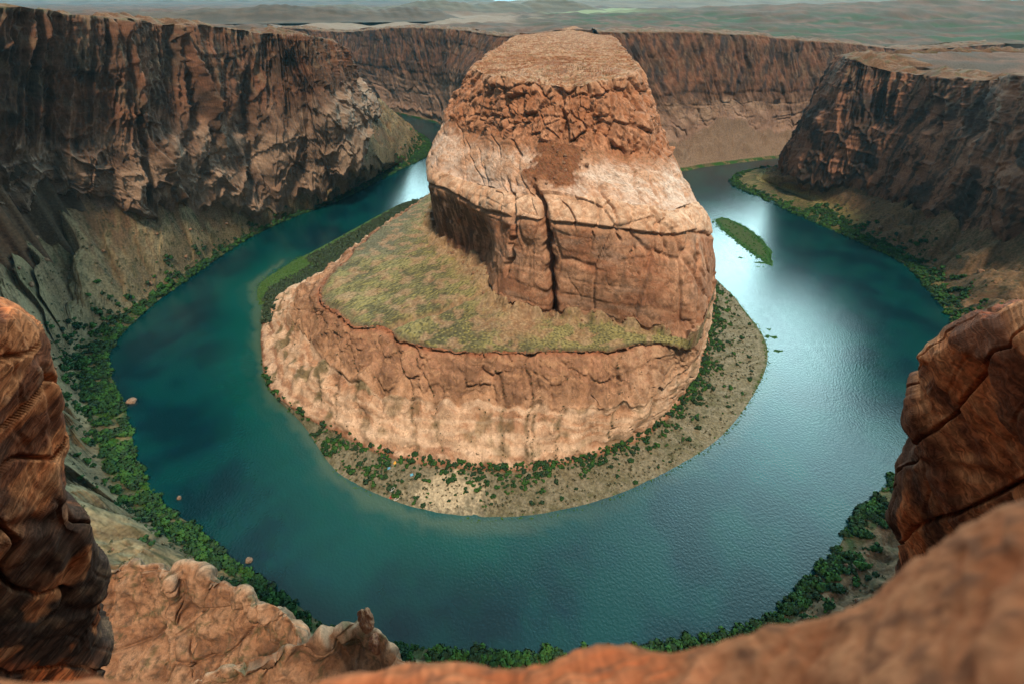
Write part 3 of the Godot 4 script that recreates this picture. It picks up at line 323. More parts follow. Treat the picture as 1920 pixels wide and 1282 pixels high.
# relief of broken sandstone: upright joints, bedding lines, grain.  The tone map has streaks that run down.
func make_rock_maps() -> void:
	var joint := tile_noise(51, 0.018, 1, 1024, 420, 1)
	var small := tile_noise(52, 0.045, 1, 1024, 560, 1)
	var grain := tile_noise(53, 0.02, 6, 1024, 1024)
	var ridge := tile_noise(54, 0.012, 5, 1024, 1024, 2)
	var beds := tile_noise(55, 0.03, 4, 128, 1024)
	var run := tile_noise(56, 0.03, 5, 1024, 160)
	var hb := PackedByteArray()
	var tb := PackedByteArray()
	hb.resize(1024 * 1024)
	tb.resize(1024 * 1024)
	var job := func(r: int) -> PackedByteArray:
		var out := PackedByteArray()
		out.resize(2048)
		var o: int = r * 1024
		for x in 1024:
			var k: int = o + x
			var c1: float = minf(joint[k] / 42.0, 1.0)
			var c2: float = minf(small[k] / 34.0, 1.0)
			var h: float = 60.0 * c1 + 26.0 * c2 + 0.30 * grain[k] + 0.20 * ridge[k] + 0.20 * beds[k]
			out[x] = clampi(int(h * 0.92), 0, 255)
			out[1024 + x] = clampi(int(255.0 * clampf(0.54 + 0.26 * run[k] / 255.0 + 0.16 * grain[k] / 255.0 + 0.16 * beds[k] / 255.0, 0.0, 1.0)), 0, 255)
		return out
	var rows := []
	rows.resize(1024)
	var work := func(r: int) -> void:
		rows[r] = job.call(r)
	var task := WorkerThreadPool.add_group_task(work, 1024, 4, true)
	WorkerThreadPool.wait_for_group_task_completion(task)
	hb = PackedByteArray()
	tb = PackedByteArray()
	for r in rows:
		hb.append_array(r.slice(0, 1024))
		tb.append_array(r.slice(1024, 2048))
	var swirl := tile_noise(57, 0.011, 5, 1024, 1024)
	var thin := tile_noise(58, 0.02, 4, 200, 1024)
	var sh := PackedByteArray()
	var sc := PackedByteArray()
	var nh := PackedByteArray()
	var nc := PackedByteArray()
	var fine_beds := tile_noise(59, 0.045, 4, 110, 1024)
	var rows2 := []
	rows2.resize(1024)
	var work2 := func(r: int) -> void:
		var out := PackedByteArray()
		out.resize(4096)
		var o: int = r * 1024
		for x in 1024:
			var k: int = o + x
			var warp: int = (r + int(swirl[k] * 0.55) + 1024) % 1024
			var ln: float = thin[warp * 1024 + x] / 255.0
			var c1: float = minf(joint[k] / 26.0, 1.0)
			out[x] = clampi(int(60.0 * c1 + 130.0 * ln + 0.22 * grain[k]), 0, 255)
			out[1024 + x] = clampi(int(255.0 * clampf(0.56 + 0.46 * ln + 0.14 * (swirl[k] / 255.0) + 0.10 * (grain[k] / 255.0 - 0.5), 0.0, 1.0)), 0, 255)
			var w2: int = (r + int(swirl[k] * 0.16) + 1024) % 1024
			var fb: float = fine_beds[w2 * 1024 + x] / 255.0
			var cr: float = minf(small[k] / 22.0, 1.0) * 0.5 + 0.5 * minf(joint[k] / 16.0, 1.0)
			out[2048 + x] = clampi(int(120.0 * smoothstep(0.25, 0.75, fb) + 50.0 * cr + 0.3 * grain[k]), 0, 255)
			out[3072 + x] = clampi(int(255.0 * clampf(0.42 + 0.45 * fb + 0.22 * (grain[k] / 255.0) + 0.08 * (ln - 0.5), 0.0, 1.0)), 0, 255)
		rows2[r] = out
	task = WorkerThreadPool.add_group_task(work2, 1024, 4, true)
	WorkerThreadPool.wait_for_group_task_completion(task)
	for r in rows2:
		sh.append_array(r.slice(0, 1024))
		sc.append_array(r.slice(1024, 2048))
		nh.append_array(r.slice(2048, 3072))
		nc.append_array(r.slice(3072, 4096))
	var im3 := Image.create_from_data(1024, 1024, false, Image.FORMAT_L8, nh)
	im3.convert(Image.FORMAT_RGBA8)
	im3.bump_map_to_normal_map(6.0)
	mats.bed_normal = ImageTexture.create_from_image(im3)
	var tn3 := Image.create_from_data(1024, 1024, false, Image.FORMAT_L8, nc)
	tn3.convert(Image.FORMAT_RGB8)
	mats.bed_tone = ImageTexture.create_from_image(tn3)
	var im2 := Image.create_from_data(1024, 1024, false, Image.FORMAT_L8, sh)
	im2.convert(Image.FORMAT_RGBA8)
	im2.bump_map_to_normal_map(5.0)
	mats.slick_normal = ImageTexture.create_from_image(im2)
	var tn2 := Image.create_from_data(1024, 1024, false, Image.FORMAT_L8, sc)
	tn2.convert(Image.FORMAT_RGB8)
	mats.slick_tone = ImageTexture.create_from_image(tn2)
	var im := Image.create_from_data(1024, 1024, false, Image.FORMAT_L8, hb)
	im.convert(Image.FORMAT_RGBA8)
	im.bump_map_to_normal_map(7.0)
	mats.grain_normal = ImageTexture.create_from_image(im)
	var tn := Image.create_from_data(1024, 1024, false, Image.FORMAT_L8, tb)
	tn.convert(Image.FORMAT_RGB8)
	mats.grain = ImageTexture.create_from_image(tn)

func rock_material(tile: float, relief: float) -> StandardMaterial3D:
	var m := StandardMaterial3D.new()
	m.vertex_color_use_as_albedo = true
	m.albedo_texture = mats.grain
	m.roughness = 0.95
	m.metallic_specular = 0.25
	m.uv1_triplanar = true
	m.uv1_world_triplanar = true
	m.uv1_scale = Vector3.ONE / tile
	m.normal_enabled = true
	m.normal_texture = mats.grain_normal
	m.normal_scale = relief
	return m

func plain(c: Color, rough := 0.9) -> StandardMaterial3D:
	var m := StandardMaterial3D.new()
	m.albedo_color = c.linear_to_srgb()
	m.roughness = rough
	m.metallic_specular = 0.3
	return m

func make_materials() -> void:
	make_rock_maps()
	mats.rock = rock_material(64.0, 1.0)
	mats.near_rock = rock_material(3.4, 1.0)
	mats.slick = rock_material(75.0, 0.9)
	mats.near_rock.uv1_triplanar = false
	mats.near_rock.uv1_scale = Vector3.ONE
	mats.near_rock.albedo_texture = mats.bed_tone
	mats.near_rock.normal_texture = mats.bed_normal
	mats.near_rock.normal_scale = 0.8
	mats.slick.albedo_texture = mats.slick_tone
	mats.slick.normal_texture = mats.slick_normal
	mats.mid_rock = rock_material(17.0, 0.8)
	mats.mid_rock.albedo_texture = mats.slick_tone
	mats.mid_rock.normal_texture = mats.slick_normal
	mats.mid_rock.normal_scale = 0.45
	mats.ground = rock_material(38.0, 0.7)
	mats.ground.albedo_texture = noise_image(31, 0.02, 6, 0.62, 1.0)
	mats.ground.normal_texture = noise_normal(32, 0.03, 5, 8.0)
	mats.ledge_rock = rock_material(0.9, 0.8)
	var w := StandardMaterial3D.new()
	w.vertex_color_use_as_albedo = true
	w.roughness = 0.21
	w.metallic_specular = 0.55
	w.uv1_triplanar = true
	w.uv1_world_triplanar = true
	w.uv1_scale = Vector3.ONE / 90.0
	w.normal_enabled = true
	w.normal_texture = noise_normal(41, 0.06, 4, 5.0)
	w.normal_scale = 0.12
	mats.water = w
	var lf := StandardMaterial3D.new()
	lf.vertex_color_use_as_albedo = true
	lf.roughness = 0.8
	lf.metallic_specular = 0.2
	lf.cull_mode = BaseMaterial3D.CULL_DISABLED
	mats.leaf = lf

# ------------------------------------------------------------------ grids and lofts
func chord_slopes(line: Array, hs: PackedFloat32Array) -> Array:
	var n := line.size()
	var out := []
	for i in n:
		if i == 0:
			out.append((line[1] - line[0]) / hs[0])
		elif i == n - 1:
			out.append((line[n - 1] - line[n - 2]) / hs[n - 2])
		else:
			out.append(((line[i] - line[i - 1]) / hs[i - 1] * hs[i] + (line[i + 1] - line[i]) / hs[i] * hs[i - 1]) / (hs[i] + hs[i - 1]))
	return out

# levels: contours from the water up, each with the same stations; counts: rows in each segment; gives a grid of base points
func loft(levels: Array, first: int, last: int, du: float, key: int, counts: Array, most := 500) -> Dictionary:
	var lines := []
	for l in levels:
		var line := []
		for i in range(first, last + 1):
			line.append(Vector3(l[i][0], l[i][1], l[i][2]))
		lines.append(line)
	var ns: int = last - first + 1
	var hs := PackedFloat32Array()
	for i in ns - 1:
		var s := 0.0
		for line in lines:
			s += line[i].distance_to(line[i + 1])
		hs.append(maxf(s / lines.size(), 1.0))
	var slopes := []
	for line in lines:
		slopes.append(chord_slopes(line, hs))
	var zs := PackedFloat32Array()
	for j in counts.size():
		for k in counts[j]:
			zs.append(j + float(k) / counts[j])
	zs.append(float(counts.size()))
	var nv := zs.size()
	var b := PackedVector3Array()
	var us := PackedFloat32Array()
	var nu := 0
	for i in ns - 1:
		var steps: int = clampi(ceili(lines[key][i].distance_to(lines[key][i + 1]) / du), 2, most)
		if i == ns - 2:
			steps += 1
		var whole: int = steps - 1 if i == ns - 2 else steps
		for k in steps:
			var t := float(k) / whole
			var t2 := t * t
			var t3 := t2 * t
			var h: float = hs[i]
			var pts := []
			for l in lines.size():
				pts.append(lines[l][i] * (2 * t3 - 3 * t2 + 1) + slopes[l][i] * (h * (t3 - 2 * t2 + t)) + lines[l][i + 1] * (3 * t2 - 2 * t3) + slopes[l][i + 1] * (h * (t3 - t2)))
			for z in zs:
				var j: int = mini(int(z), counts.size() - 1)
				b.append(pts[j].lerp(pts[j + 1], z - j))
			us.append(first + i + t)
			nu += 1
	return {"nu": nu, "nv": nv, "b": b, "z": zs, "u": us, "counts": counts}

func soften(g: Dictionary, rounds: int, from_z: float, to_z: float) -> void:
	var nv: int = g.nv
	var zs: PackedFloat32Array = g.z
	var b: PackedVector3Array = g.b
	for r in rounds:
		for i in g.nu:
			var o: int = i * nv
			var prev := b[o]
			for j in range(1, nv - 1):
				var here := b[o + j]
				if zs[j] > from_z and zs[j] < to_z:
					b[o + j] = here * 0.5 + (prev + b[o + j + 1]) * 0.25
				prev = here
	g.b = b

func row_normals(nu: int, nv: int, b: PackedVector3Array, i: int, flip: float) -> PackedVector3Array:
	var out := PackedVector3Array()
	out.resize(nv)
	var i0: int = maxi(i - 1, 0) * nv
	var i1: int = mini(i + 1, nu - 1) * nv
	var o: int = i * nv
	for j in nv:
		var du := b[i1 + j] - b[i0 + j]
		var dv := b[o + mini(j + 1, nv - 1)] - b[o + maxi(j - 1, 0)]
		out[j] = (du.cross(dv) * flip).normalized()
	return out

# skin(p, n, z, u) gives [offset along n (Vector3), colour]
func raise(g: Dictionary, flip: float, skin: Callable) -> void:
	var nu: int = g.nu
	var nv: int = g.nv
	var b: PackedVector3Array = g.b
	var zs: PackedFloat32Array = g.z
	var us: PackedFloat32Array = g.u
	var rows := []
	rows.resize(nu)
	var job := func(i: int) -> void:
		var ns := row_normals(nu, nv, b, i, flip)
		var ps := PackedVector3Array()
		var cs := PackedColorArray()
		ps.resize(nv)
		cs.resize(nv)
		var o: int = i * nv
		for j in nv:
			var r: Array = skin.call(b[o + j], ns[j], zs[j], us[i])
			ps[j] = b[o + j] + r[0]
			cs[j] = r[1]
		rows[i] = [ps, cs]
	var task := WorkerThreadPool.add_group_task(job, nu, 4, true)
	WorkerThreadPool.wait_for_group_task_completion(task)
	var p := PackedVector3Array()
	var c := PackedColorArray()
	for r in rows:
		p.append_array(r[0])
		c.append_array(r[1])
	var nrows := []
	nrows.resize(nu)
	var job2 := func(i: int) -> void:
		nrows[i] = row_normals(nu, nv, p, i, flip)
	task = WorkerThreadPool.add_group_task(job2, nu, 4, true)
	WorkerThreadPool.wait_for_group_task_completion(task)
	var n := PackedVector3Array()
	for r in nrows:
		n.append_array(r)
	g.p = p
	g.c = c
	g.n = n

func piece(g: Dictionary, z0: float, z1: float, flip: float) -> ArrayMesh:
	var nv: int = g.nv
	var zs: PackedFloat32Array = g.z
	var j0 := 0
	while zs[j0] < z0 - 1e-4:
		j0 += 1
	var j1 := j0
	while j1 < nv - 1 and zs[j1] < z1 - 1e-4:
		j1 += 1
	var m: int = j1 - j0 + 1
	var p := PackedVector3Array()
	var c := PackedColorArray()
	var n := PackedVector3Array()
	for i in g.nu:
		p.append_array(g.p.slice(i * nv + j0, i * nv + j1 + 1))
		c.append_array(g.c.slice(i * nv + j0, i * nv + j1 + 1))
		n.append_array(g.n.slice(i * nv + j0, i * nv + j1 + 1))
	var uv := PackedVector2Array()
	if g.has("tilt"):
		# texture axes across and along the beds
		var t: Vector3 = g.tilt
		for q in p:
			uv.append(Vector2(q.dot(Vector3(t.y, -t.x, 0.0).normalized()) + q.z * 0.7, q.dot(t)) / 4.5)
	return sheet(g.nu, m, p, n, c, flip, uv)

func sheet(nu: int, m: int, p: PackedVector3Array, n: PackedVector3Array, c: PackedColorArray, flip: float, uv := PackedVector2Array()) -> ArrayMesh:
	var ix := PackedInt32Array()
	ix.resize((nu - 1) * (m - 1) * 6)
	var k := 0
	for i in nu - 1:
		var o: int = i * m
		for j in m - 1:
			var a: int = o + j
			var d: int = a + m
			ix[k] = a
			ix[k + 3] = a + 1
			if flip > 0.0:
				ix[k + 1] = a + 1
				ix[k + 2] = d
				ix[k + 4] = d + 1
				ix[k + 5] = d
			else:
				ix[k + 1] = d
				ix[k + 2] = a + 1
				ix[k + 4] = d
				ix[k + 5] = d + 1
			k += 6
	var arr := []
	arr.resize(Mesh.ARRAY_MAX)
	arr[Mesh.ARRAY_VERTEX] = p
	arr[Mesh.ARRAY_NORMAL] = n
	arr[Mesh.ARRAY_COLOR] = c
	arr[Mesh.ARRAY_INDEX] = ix
	if uv.size() == p.size():
		arr[Mesh.ARRAY_TEX_UV] = uv
	var mesh := ArrayMesh.new()
	mesh.add_surface_from_arrays(Mesh.PRIMITIVE_TRIANGLES, arr)
	return mesh

# ------------------------------------------------------------------ rock
func ss(a: float, b: float, x: float) -> float:
	return smoothstep(a, b, x)

# blocks parted by upright joints; s: size of a block in metres
func blocks(p: Vector3, s: float, tall: float) -> float:
	var q := Vector3(p.x / s, p.y / (s * tall), p.z / s)
	q += Vector3(nz.get_noise_3dv(q * 0.9), 0.3 * nz.get_noise_3dv(q * 0.8 + Vector3(9, 3, 1)), nz.get_noise_3dv(q * 0.9 + Vector3(31, 7, 5))) * 0.13
	var c: float = cd.get_noise_3dv(q) + 1.0
	return cv.get_noise_3dv(q) * 0.6 * ss(0.0, 0.12, c) - 0.75 * (1.0 - ss(0.0, 0.075, c))

func bed(p: Vector3) -> float:
	return p.y + 9.0 * nz.get_noise_3d(p.x / 190.0, 0.0, p.z / 190.0) + 2.0 * nz.get_noise_3d(p.x / 45.0, p.y / 45.0, p.z / 45.0)

# beds of uneven thickness: a set-back for each, and here and there an open parting between two
func strata(p: Vector3, thick: float) -> float:
	var y: float = bed(p) / thick
	var k: float = floorf(y)
	var f: float = y - k
	var a: float = nz.get_noise_2d(k * 7.31, 2.2)
	var b: float = nz.get_noise_2d(k * 7.31 + 7.31, 2.2)
	var open: float = ss(0.0, 0.35, nz.get_noise_3d(p.x / 60.0, k * 3.7, p.z / 60.0))
	return lerpf(a, b, ss(0.86, 1.0, f)) - 0.9 * open * exp(-pow((f - 0.93) / 0.05, 2.0))

# pillars with sharp clefts between them, running up a wall; a along it, y up, both in metres
func pillars(a: float, y: float, s: float) -> float:
	return absf(nz.get_noise_2d(a / s, y / (s * 5.0))) * 2.0 - 0.6

# slabs with sharp edges, leaning
func slabs(a: float, y: float, s: float) -> float:
	return 0.5 - 2.0 * absf(nz.get_noise_2d(a / s + y / (s * 1.6), y / (s * 2.6) + 50.0))

func mixc(a: Color, b: Color, t: float) -> Color:
	return a.lerp(b, clampf(t, 0.0, 1.0))

# ------------------------------------------------------------------ river
var shoal := PackedVector2Array()     # the butte's shore, where sand shows through shallow water

func shore_distance(x: float, z: float) -> float:
	var best := 1e9
	var q := Vector2(x, z)
	for i in shoal.size() - 1:
		var c := Geometry2D.get_closest_point_to_segment(q, shoal[i], shoal[i + 1])
		best = minf(best, c.distance_squared_to(q))
	return sqrt(best)

func river() -> void:
	for i in range(5, 21):
		shoal.append(Vector2(BUTTE[1][i][0], BUTTE[1][i][2]))
	var xs := PackedFloat32Array()
	var zs := PackedFloat32Array()
	var x := -900.0
	while x < 1300.0:
		xs.append(x)
		x += 6.0 if absf(x) < 620.0 else 40.0
	var z := -40.0
	while z > -2200.0:
		zs.append(z)
		z -= 6.0 if z > -700.0 else 20.0
	var nu := xs.size()
	var nv := zs.size()
	var rows := []
	rows.resize(nu)
	var job := func(i: int) -> void:
		var cs := PackedColorArray()
		cs.resize(nv)
		for j in nv:
			cs[j] = water_colour(xs[i], zs[j])
		rows[i] = cs
	var task := WorkerThreadPool.add_group_task(job, nu, 4, true)
	WorkerThreadPool.wait_for_group_task_completion(task)
	var p := PackedVector3Array()
	var n := PackedVector3Array()
	var c := PackedColorArray()
	for i in nu:
		for j in nv:
			p.append(Vector3(xs[i], 0.0, zs[j]))
			n.append(Vector3.UP)
		c.append_array(rows[i])
	var o := put("river", sheet(nu, nv, p, n, c, 1.0), mats.water)
	tag(o, "deep teal river curving round the butte", "", "", "structure")

func water_colour(x: float, z: float) -> Color:
	var deep := Color(0.001, 0.016, 0.025)
	var green := Color(0.002, 0.034, 0.039)
	var sand := Color(0.16, 0.17, 0.10)
	var v: float = nf.get_noise_2d(x / 90.0, z / 90.0) + 0.4 * nr.get_noise_2d(x / 60.0 + 0.012 * z, z / 140.0)
	var c := mixc(deep, green, 0.5 + v * 1.2)
	if z > -720.0:
		var d: float = shore_distance(x, z)
		var w: float = 9.0 + 9.0 * nf.get_noise_2d(x / 40.0, z / 40.0)
		var west: float = ss(80.0, -60.0, x)
		c = mixc(c, Color(0.005, 0.062, 0.054), 0.75 * ss(70.0, 5.0, d) * west)
		c = mixc(c, sand, 0.24 * ss(maxf(w, 4.0), 2.0, d) * (0.35 + 0.65 * west))
	return c

# ------------------------------------------------------------------ butte
# upright cracks in the face towards the rim: x and height at the top, x and height at the foot, half width, depth
const CRACKS := [[-3, 202, 4, 191, 0.8, 5], [-22, 198, -12, 184, 0.8, 5], [-46, 185, -30, 166, 0.8, 5], [-33, 184, -23, 170, 0.7, 4], [70, 184, 81, 151, 0.8, 5], [102, 186, 104, 159, 0.8, 5], [10, 180, 20, 167, 0.7, 4], [40, 172, 48, 158, 0.7, 4], [118, 180, 116, 158, 0.7, 4], [-62, 198, -48, 180, 0.8, 4],
	[20, 182, 36, 78, 2.6, 17], [-1, 176, -6, 110, 1.6, 7], [88, 178, 92, 140, 0.9, 3.5], [111, 174, 118, 140, 0.9, 3.5], [66, 178, 60, 150, 0.8, 2.5], [150, 178, 152, 60, 1.4, 5],
	[-20, 190, -33, 150, 1.0, 4], [-12, 236, 6, 176, 1.4, 5], [-22, 236, -30, 196, 1.6, 5], [8, 238, 6, 205, 1.4, 4], [40, 240, 43, 204, 2.4, 6], [70, 238, 76, 200, 1.6, 5], [100, 236, 108, 190, 1.3, 4]]
const GULLY := [[-117, -321], [-96, -332], [-64, -346], [-41, -362], [-13, -362]]
const LOW_CRACKS := [[-96, 74, -72, 4], [-80, 74, -52, 4], [-12, 74, -6, 5], [14, 74, 12, 4], [20, 60, 16, 4], [88, 74, 78, 4], [-146, 76, -128, 20], [-160, 76, -150, 12], [-176, 70, -168, 14], [40, 40, 34, 4]]

func crack(p: Vector3, k: Array, wobble: float) -> float:
	var lo: float = minf(k[1], k[3])
	var hi: float = maxf(k[1], k[3])
	if p.y < lo - 3.0 or p.y > hi + 3.0:
		return 0.0
	var t: float = (k[1] - p.y) / (k[1] - k[3])
	var x: float = lerpf(k[0], k[2], t) + wobble + 4.0 * sin(t * 3.0) * (0.5 if k.size() > 4 else 0.0)
	return exp(-pow((p.x - x) / (k[4] if k.size() > 4 else 1.35), 2.0)) * ss(lo - 3.0, lo + 3.0, p.y) * ss(hi + 3.0, hi - 3.0, p.y)

func apron(p: Vector3) -> float:
	# rubble heaped against the foot of the main wall
	return 9.0 * ss(-0.25, 0.35, nf.get_noise_2d(p.x / 28.0, p.z / 28.0)) + 1.2 * nf.get_noise_2d(p.x / 4.0, p.z / 4.0)

func scree(p: Vector3) -> float:
	# the cone of red rubble under the summit cliff
	var t: float = clampf((205.0 - p.y) / 32.0, 0.0, 1.0)
	var mid: float = lerpf(48.0, 26.0, t)
	var half: float = lerpf(22.0, 26.0, t) + 10.0 * nf.get_noise_3d(p.x / 14.0, p.y / 14.0, p.z / 14.0)
	return ss(half, half * 0.75, absf(p.x - mid)) * ss(176.0, 181.0, p.y + 5.0 * nf.get_noise_3d(p.z / 12.0, p.x / 12.0, 2.0))

func skin_butte(p: Vector3, n: Vector3, z: float, u: float) -> Array:
	var s: int = mini(int(z), 9)
	var f: float = z - s
	var d := Vector3.ZERO
	var c: Color
	var out := Vector3(n.x, n.y * 0.25, n.z).normalized()
	var fn: float = nf.get_noise_3d(p.x / 38.0, p.y / 38.0, p.z / 38.0)
	var fine: float = nf.get_noise_3d(p.x / 9.0, p.y / 9.0, p.z / 9.0)
	var st: float = strata(p, 13.0)
	var wob: float = 3.0 * nz.get_noise_2d(p.y / 22.0, 5.0) + 1.2 * nz.get_noise_2d(p.y / 6.0, 15.0)
	var lines: float = nz.get_noise_2d((p.y + 9.0 * fn + 0.25 * p.x) / 2.2, 4.0)
	var thin: float = nz.get_noise_2d((p.y + 5.0 * fn + 0.16 * p.x + 2.0 * fine) / 1.1, 14.0)
	match s:
		0, 1:
			d = Vector3.UP * (fine * 0.6 + fn * 1.0) * ss(1.12, 1.4, z)
			var dry := mixc(Color(0.20, 0.17, 0.11), Color(0.12, 0.115, 0.065), 0.5 + fn * 1.6)
			dry = mixc(dry, Color(0.26, 0.23, 0.17), 0.5 + fine * 1.3)
			var sandy: float = ss(34.0, 14.0, Vector2(p.x + 48.0, (p.z + 214.0) * 1.5).length() + 26.0 * fine)
			c = mixc(dry, Color(0.58, 0.48, 0.35), sandy)
			var fringe: float = ss(1.16, 1.05, z + 0.05 * fine) * ss(0.95, 1.0, z)
			c = mixc(c, Color(0.05, 0.10, 0.025), fringe * 0.85 * (1.0 - sandy * 0.7))
			if u < 6.8:
				c = mixc(c, Color(0.045, 0.125, 0.022), 0.85)
		2:
			var lobes: float = fn * 3.0 + 2.2 * nz.get_noise_3d(p.x / 17.0, p.y / 30.0, p.z / 17.0)
			var k := 0.0
			for q in LOW_CRACKS:
				k = maxf(k, crack(p, q, wob))
			d = n * (lobes * ss(0.0, 0.15, f) + 0.16 * lines + fine * 0.5 - 2.0 * k - 2.2 * exp(-pow(nz.get_noise_2d(p.x / 30.0 + p.y / 70.0, p.y / 60.0 + 3.0) / 0.03, 2.0)) + strata(p, 9.0) * 1.3 + blocks(p, 34.0, 1.2) * 1.0) + Vector3.UP * 9.0 * nf.get_noise_2d(p.x / 30.0, p.z / 30.0) * ss(0.4, 1.0, f)
			c = mixc(Color(0.47, 0.265, 0.17), Color(0.66, 0.455, 0.335), 0.58 + fn * 1.2 + lines * 0.3 + thin * 0.25)
			c = mixc(c, Color(0.36, 0.20, 0.135), ss(0.15, 0.6, -fn + 0.3 * st) * 0.8)
			c = mixc(c, Color(0.68, 0.50, 0.385), ss(0.05, 0.35, nz.get_noise_2d((p.y + 4.0 * fn) / 6.5, 31.0)) * 0.6)
			var turf: float = ss(0.18, 0.42, nf.get_noise_3d(p.x / 26.0 + 7.0, p.y / 40.0, p.z / 26.0)) * (1.0 if u < 10.5 else 0.6)
			c = mixc(c, Color(0.13, 0.115, 0.06), turf * 0.8)
			c = mixc(c, Color(0.12, 0.10, 0.06), k * 0.8 * ss(-0.4, 0.1, fine))
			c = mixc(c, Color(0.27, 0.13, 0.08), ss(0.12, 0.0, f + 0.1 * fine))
		3:
			var lift: float = 9.0 * nf.get_noise_2d(p.x / 30.0, p.z / 30.0) * ss(0.7, 0.0, f)
			var bl: float = blocks(p, 17.0, 2.5)
			var k3 := 0.0
			for q in LOW_CRACKS:
				k3 = maxf(k3, crack(p, q, wob))
			d = out * (fn * 3.0 + bl * 3.0 + blocks(p + Vector3(9, 2, 7), 6.0, 1.2) * 0.9 + st * 1.2 + fine * 0.5 - 3.0 * k3 - 3.0 * ss(0.8, 0.95, f) * ss(1.0, 0.95, f)) * ss(0.0, 0.1, f) + Vector3.UP * lift
			c = mixc(Color(0.40, 0.215, 0.14), Color(0.25, 0.14, 0.092), 0.42 + fn * 1.6 + 0.35 * thin)
			c = mixc(c, Color(0.52, 0.32, 0.215), ss(0.45, 0.0, f + 0.6 * fn) * 0.8)
			c = mixc(c, Color(0.42, 0.24, 0.15), ss(0.1, 0.6, lines + fine))
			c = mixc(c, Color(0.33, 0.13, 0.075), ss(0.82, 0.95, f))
			if u > 15.0:
				c = mixc(c, Color(0.52, 0.35, 0.25), 0.6 * ss(15.0, 16.0, u) * (0.6 + fine))
		4:
			var rough: float = ss(0.0, 0.05, f) * ss(1.0, 0.93, f)
			var gl := 1e9
			for q in GULLY.size() - 1:
				var ga := Vector2(GULLY[q][0], GULLY[q][1])
				gl = minf(gl, Geometry2D.get_closest_point_to_segment(Vector2(p.x, p.z), ga, Vector2(GULLY[q + 1][0], GULLY[q + 1][1])).distance_to(Vector2(p.x, p.z)))
			gl += 1.6 * fine + 1.5 * fn
			d = Vector3.UP * ((fn * 2.6 + fine * 0.8 + 0.5 * nf.get_noise_2d(p.x / 3.0, p.z / 3.0)) * rough - 5.0 * exp(-gl * gl / 14.0) * ss(0.9, 0.5, f))
			d += out * (blocks(p, 9.0, 1.0) * 2.6 + 2.0 * fine + 3.0 * fn) * ss(0.10, 0.0, f) - Vector3.UP * 3.5 * ss(0.07, 0.0, f) * (0.6 + fine)
			d += Vector3.UP * apron(p) * ss(0.76, 1.0, f)
			var olive := mixc(Color(0.15, 0.145, 0.085), Color(0.33, 0.305, 0.15), 0.5 + 1.1 * nf.get_noise_2d(p.x / 80.0 + 2.0, p.z / 80.0) + fn * 0.8)
			var speck: float = nz.get_noise_2d(p.x / 2.1, p.z / 2.1)
			olive = mixc(olive, Color(0.09, 0.09, 0.055), ss(0.35, 0.75, speck))
			olive = mixc(olive, Color(0.36, 0.32, 0.12), ss(0.45, 0.8, -speck))
			var grey: float = ss(-90.0, -150.0, p.x) * ss(-420.0, -480.0, p.z)
			olive = mixc(olive, Color(0.17, 0.17, 0.13), grey * 0.7)
			var bare: float = ss(0.16, -0.1, absf(p.x - lerpf(-30.0, 4.0, ss(-430.0, -350.0, p.z))) / 120.0 - 0.15 + fine * 0.12 + 0.10 * fn) * ss(-300.0, -320.0, p.z) * ss(-470.0, -440.0, p.z)
			bare = maxf(bare, ss(0.80, 0.93, f + 0.15 * fine) * 0.9)
			bare = maxf(bare, exp(-gl * gl / 8.0) * 0.9)
			bare = maxf(bare, 0.8 * ss(0.05, 0.34, nf.get_noise_2d(p.x / 24.0 + 3.0, p.z / 24.0)))
			c = mixc(olive, mixc(Color(0.36, 0.20, 0.125), Color(0.50, 0.35, 0.24), 0.5 + fine), bare * 0.85)
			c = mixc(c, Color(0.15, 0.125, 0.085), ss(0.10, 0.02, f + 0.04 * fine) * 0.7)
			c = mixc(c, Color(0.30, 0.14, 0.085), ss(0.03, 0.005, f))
		5, 6:
			var h: float = z - 5.0
			var k5 := 0.0
			for q in CRACKS:
				k5 = maxf(k5, crack(p, q, wob * 0.6) * q[5])
			var big: float = 5.0 * nf.get_noise_3d(p.x / 70.0, p.y / 110.0, p.z / 70.0)
			var bl5: float = blocks(p, 30.0, 3.0)
			var foot: float = ss(0.0, 0.06, h)
			var lip: float = exp(-pow((h - 0.98 - 0.03 * fn) / 0.025, 2.0)) * 3.4
			var bulge: float = 5.0 * ss(0.5, 0.0, h) * ss(60.0, 20.0, absf(p.x - 5.0))
			var alcove: float = 9.0 * exp(-pow((p.x + 27.0) / 11.0, 2.0) - pow((p.y - 118.0) / 24.0, 2.0))
			d = out * (big + bl5 * 2.8 + blocks(p + Vector3(40, 0, 9), 13.0, 2.4) * 0.5 + fine * 0.5 + lines * 0.08 + st * 0.9 + bulge - lip - alcove) * foot - out * k5 + Vector3.UP * apron(p) * ss(0.10, 0.0, h)
			if s == 6:
				d += n * (2.0 * sin(f * PI) + 1.5 * fn + blocks(p, 14.0, 1.5) * 0.9)
			var wall := mixc(Color(0.40, 0.185, 0.112), Color(0.52, 0.30, 0.20), 0.5 + fn * 1.2 + 0.3 * lines + 0.35 * thin)
			wall = mixc(wall, Color(0.43, 0.27, 0.20), ss(0.15, 0.5, nf.get_noise_3d(p.x / 45.0, p.y / 18.0, 7.0)) * 0.8)
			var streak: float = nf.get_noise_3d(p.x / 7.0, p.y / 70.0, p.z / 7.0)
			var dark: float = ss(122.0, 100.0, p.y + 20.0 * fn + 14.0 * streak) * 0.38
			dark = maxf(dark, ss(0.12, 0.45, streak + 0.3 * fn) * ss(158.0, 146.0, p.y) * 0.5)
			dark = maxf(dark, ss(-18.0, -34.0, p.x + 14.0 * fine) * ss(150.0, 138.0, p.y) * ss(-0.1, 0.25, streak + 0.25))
			wall = mixc(wall, Color(0.165, 0.098, 0.066), dark)
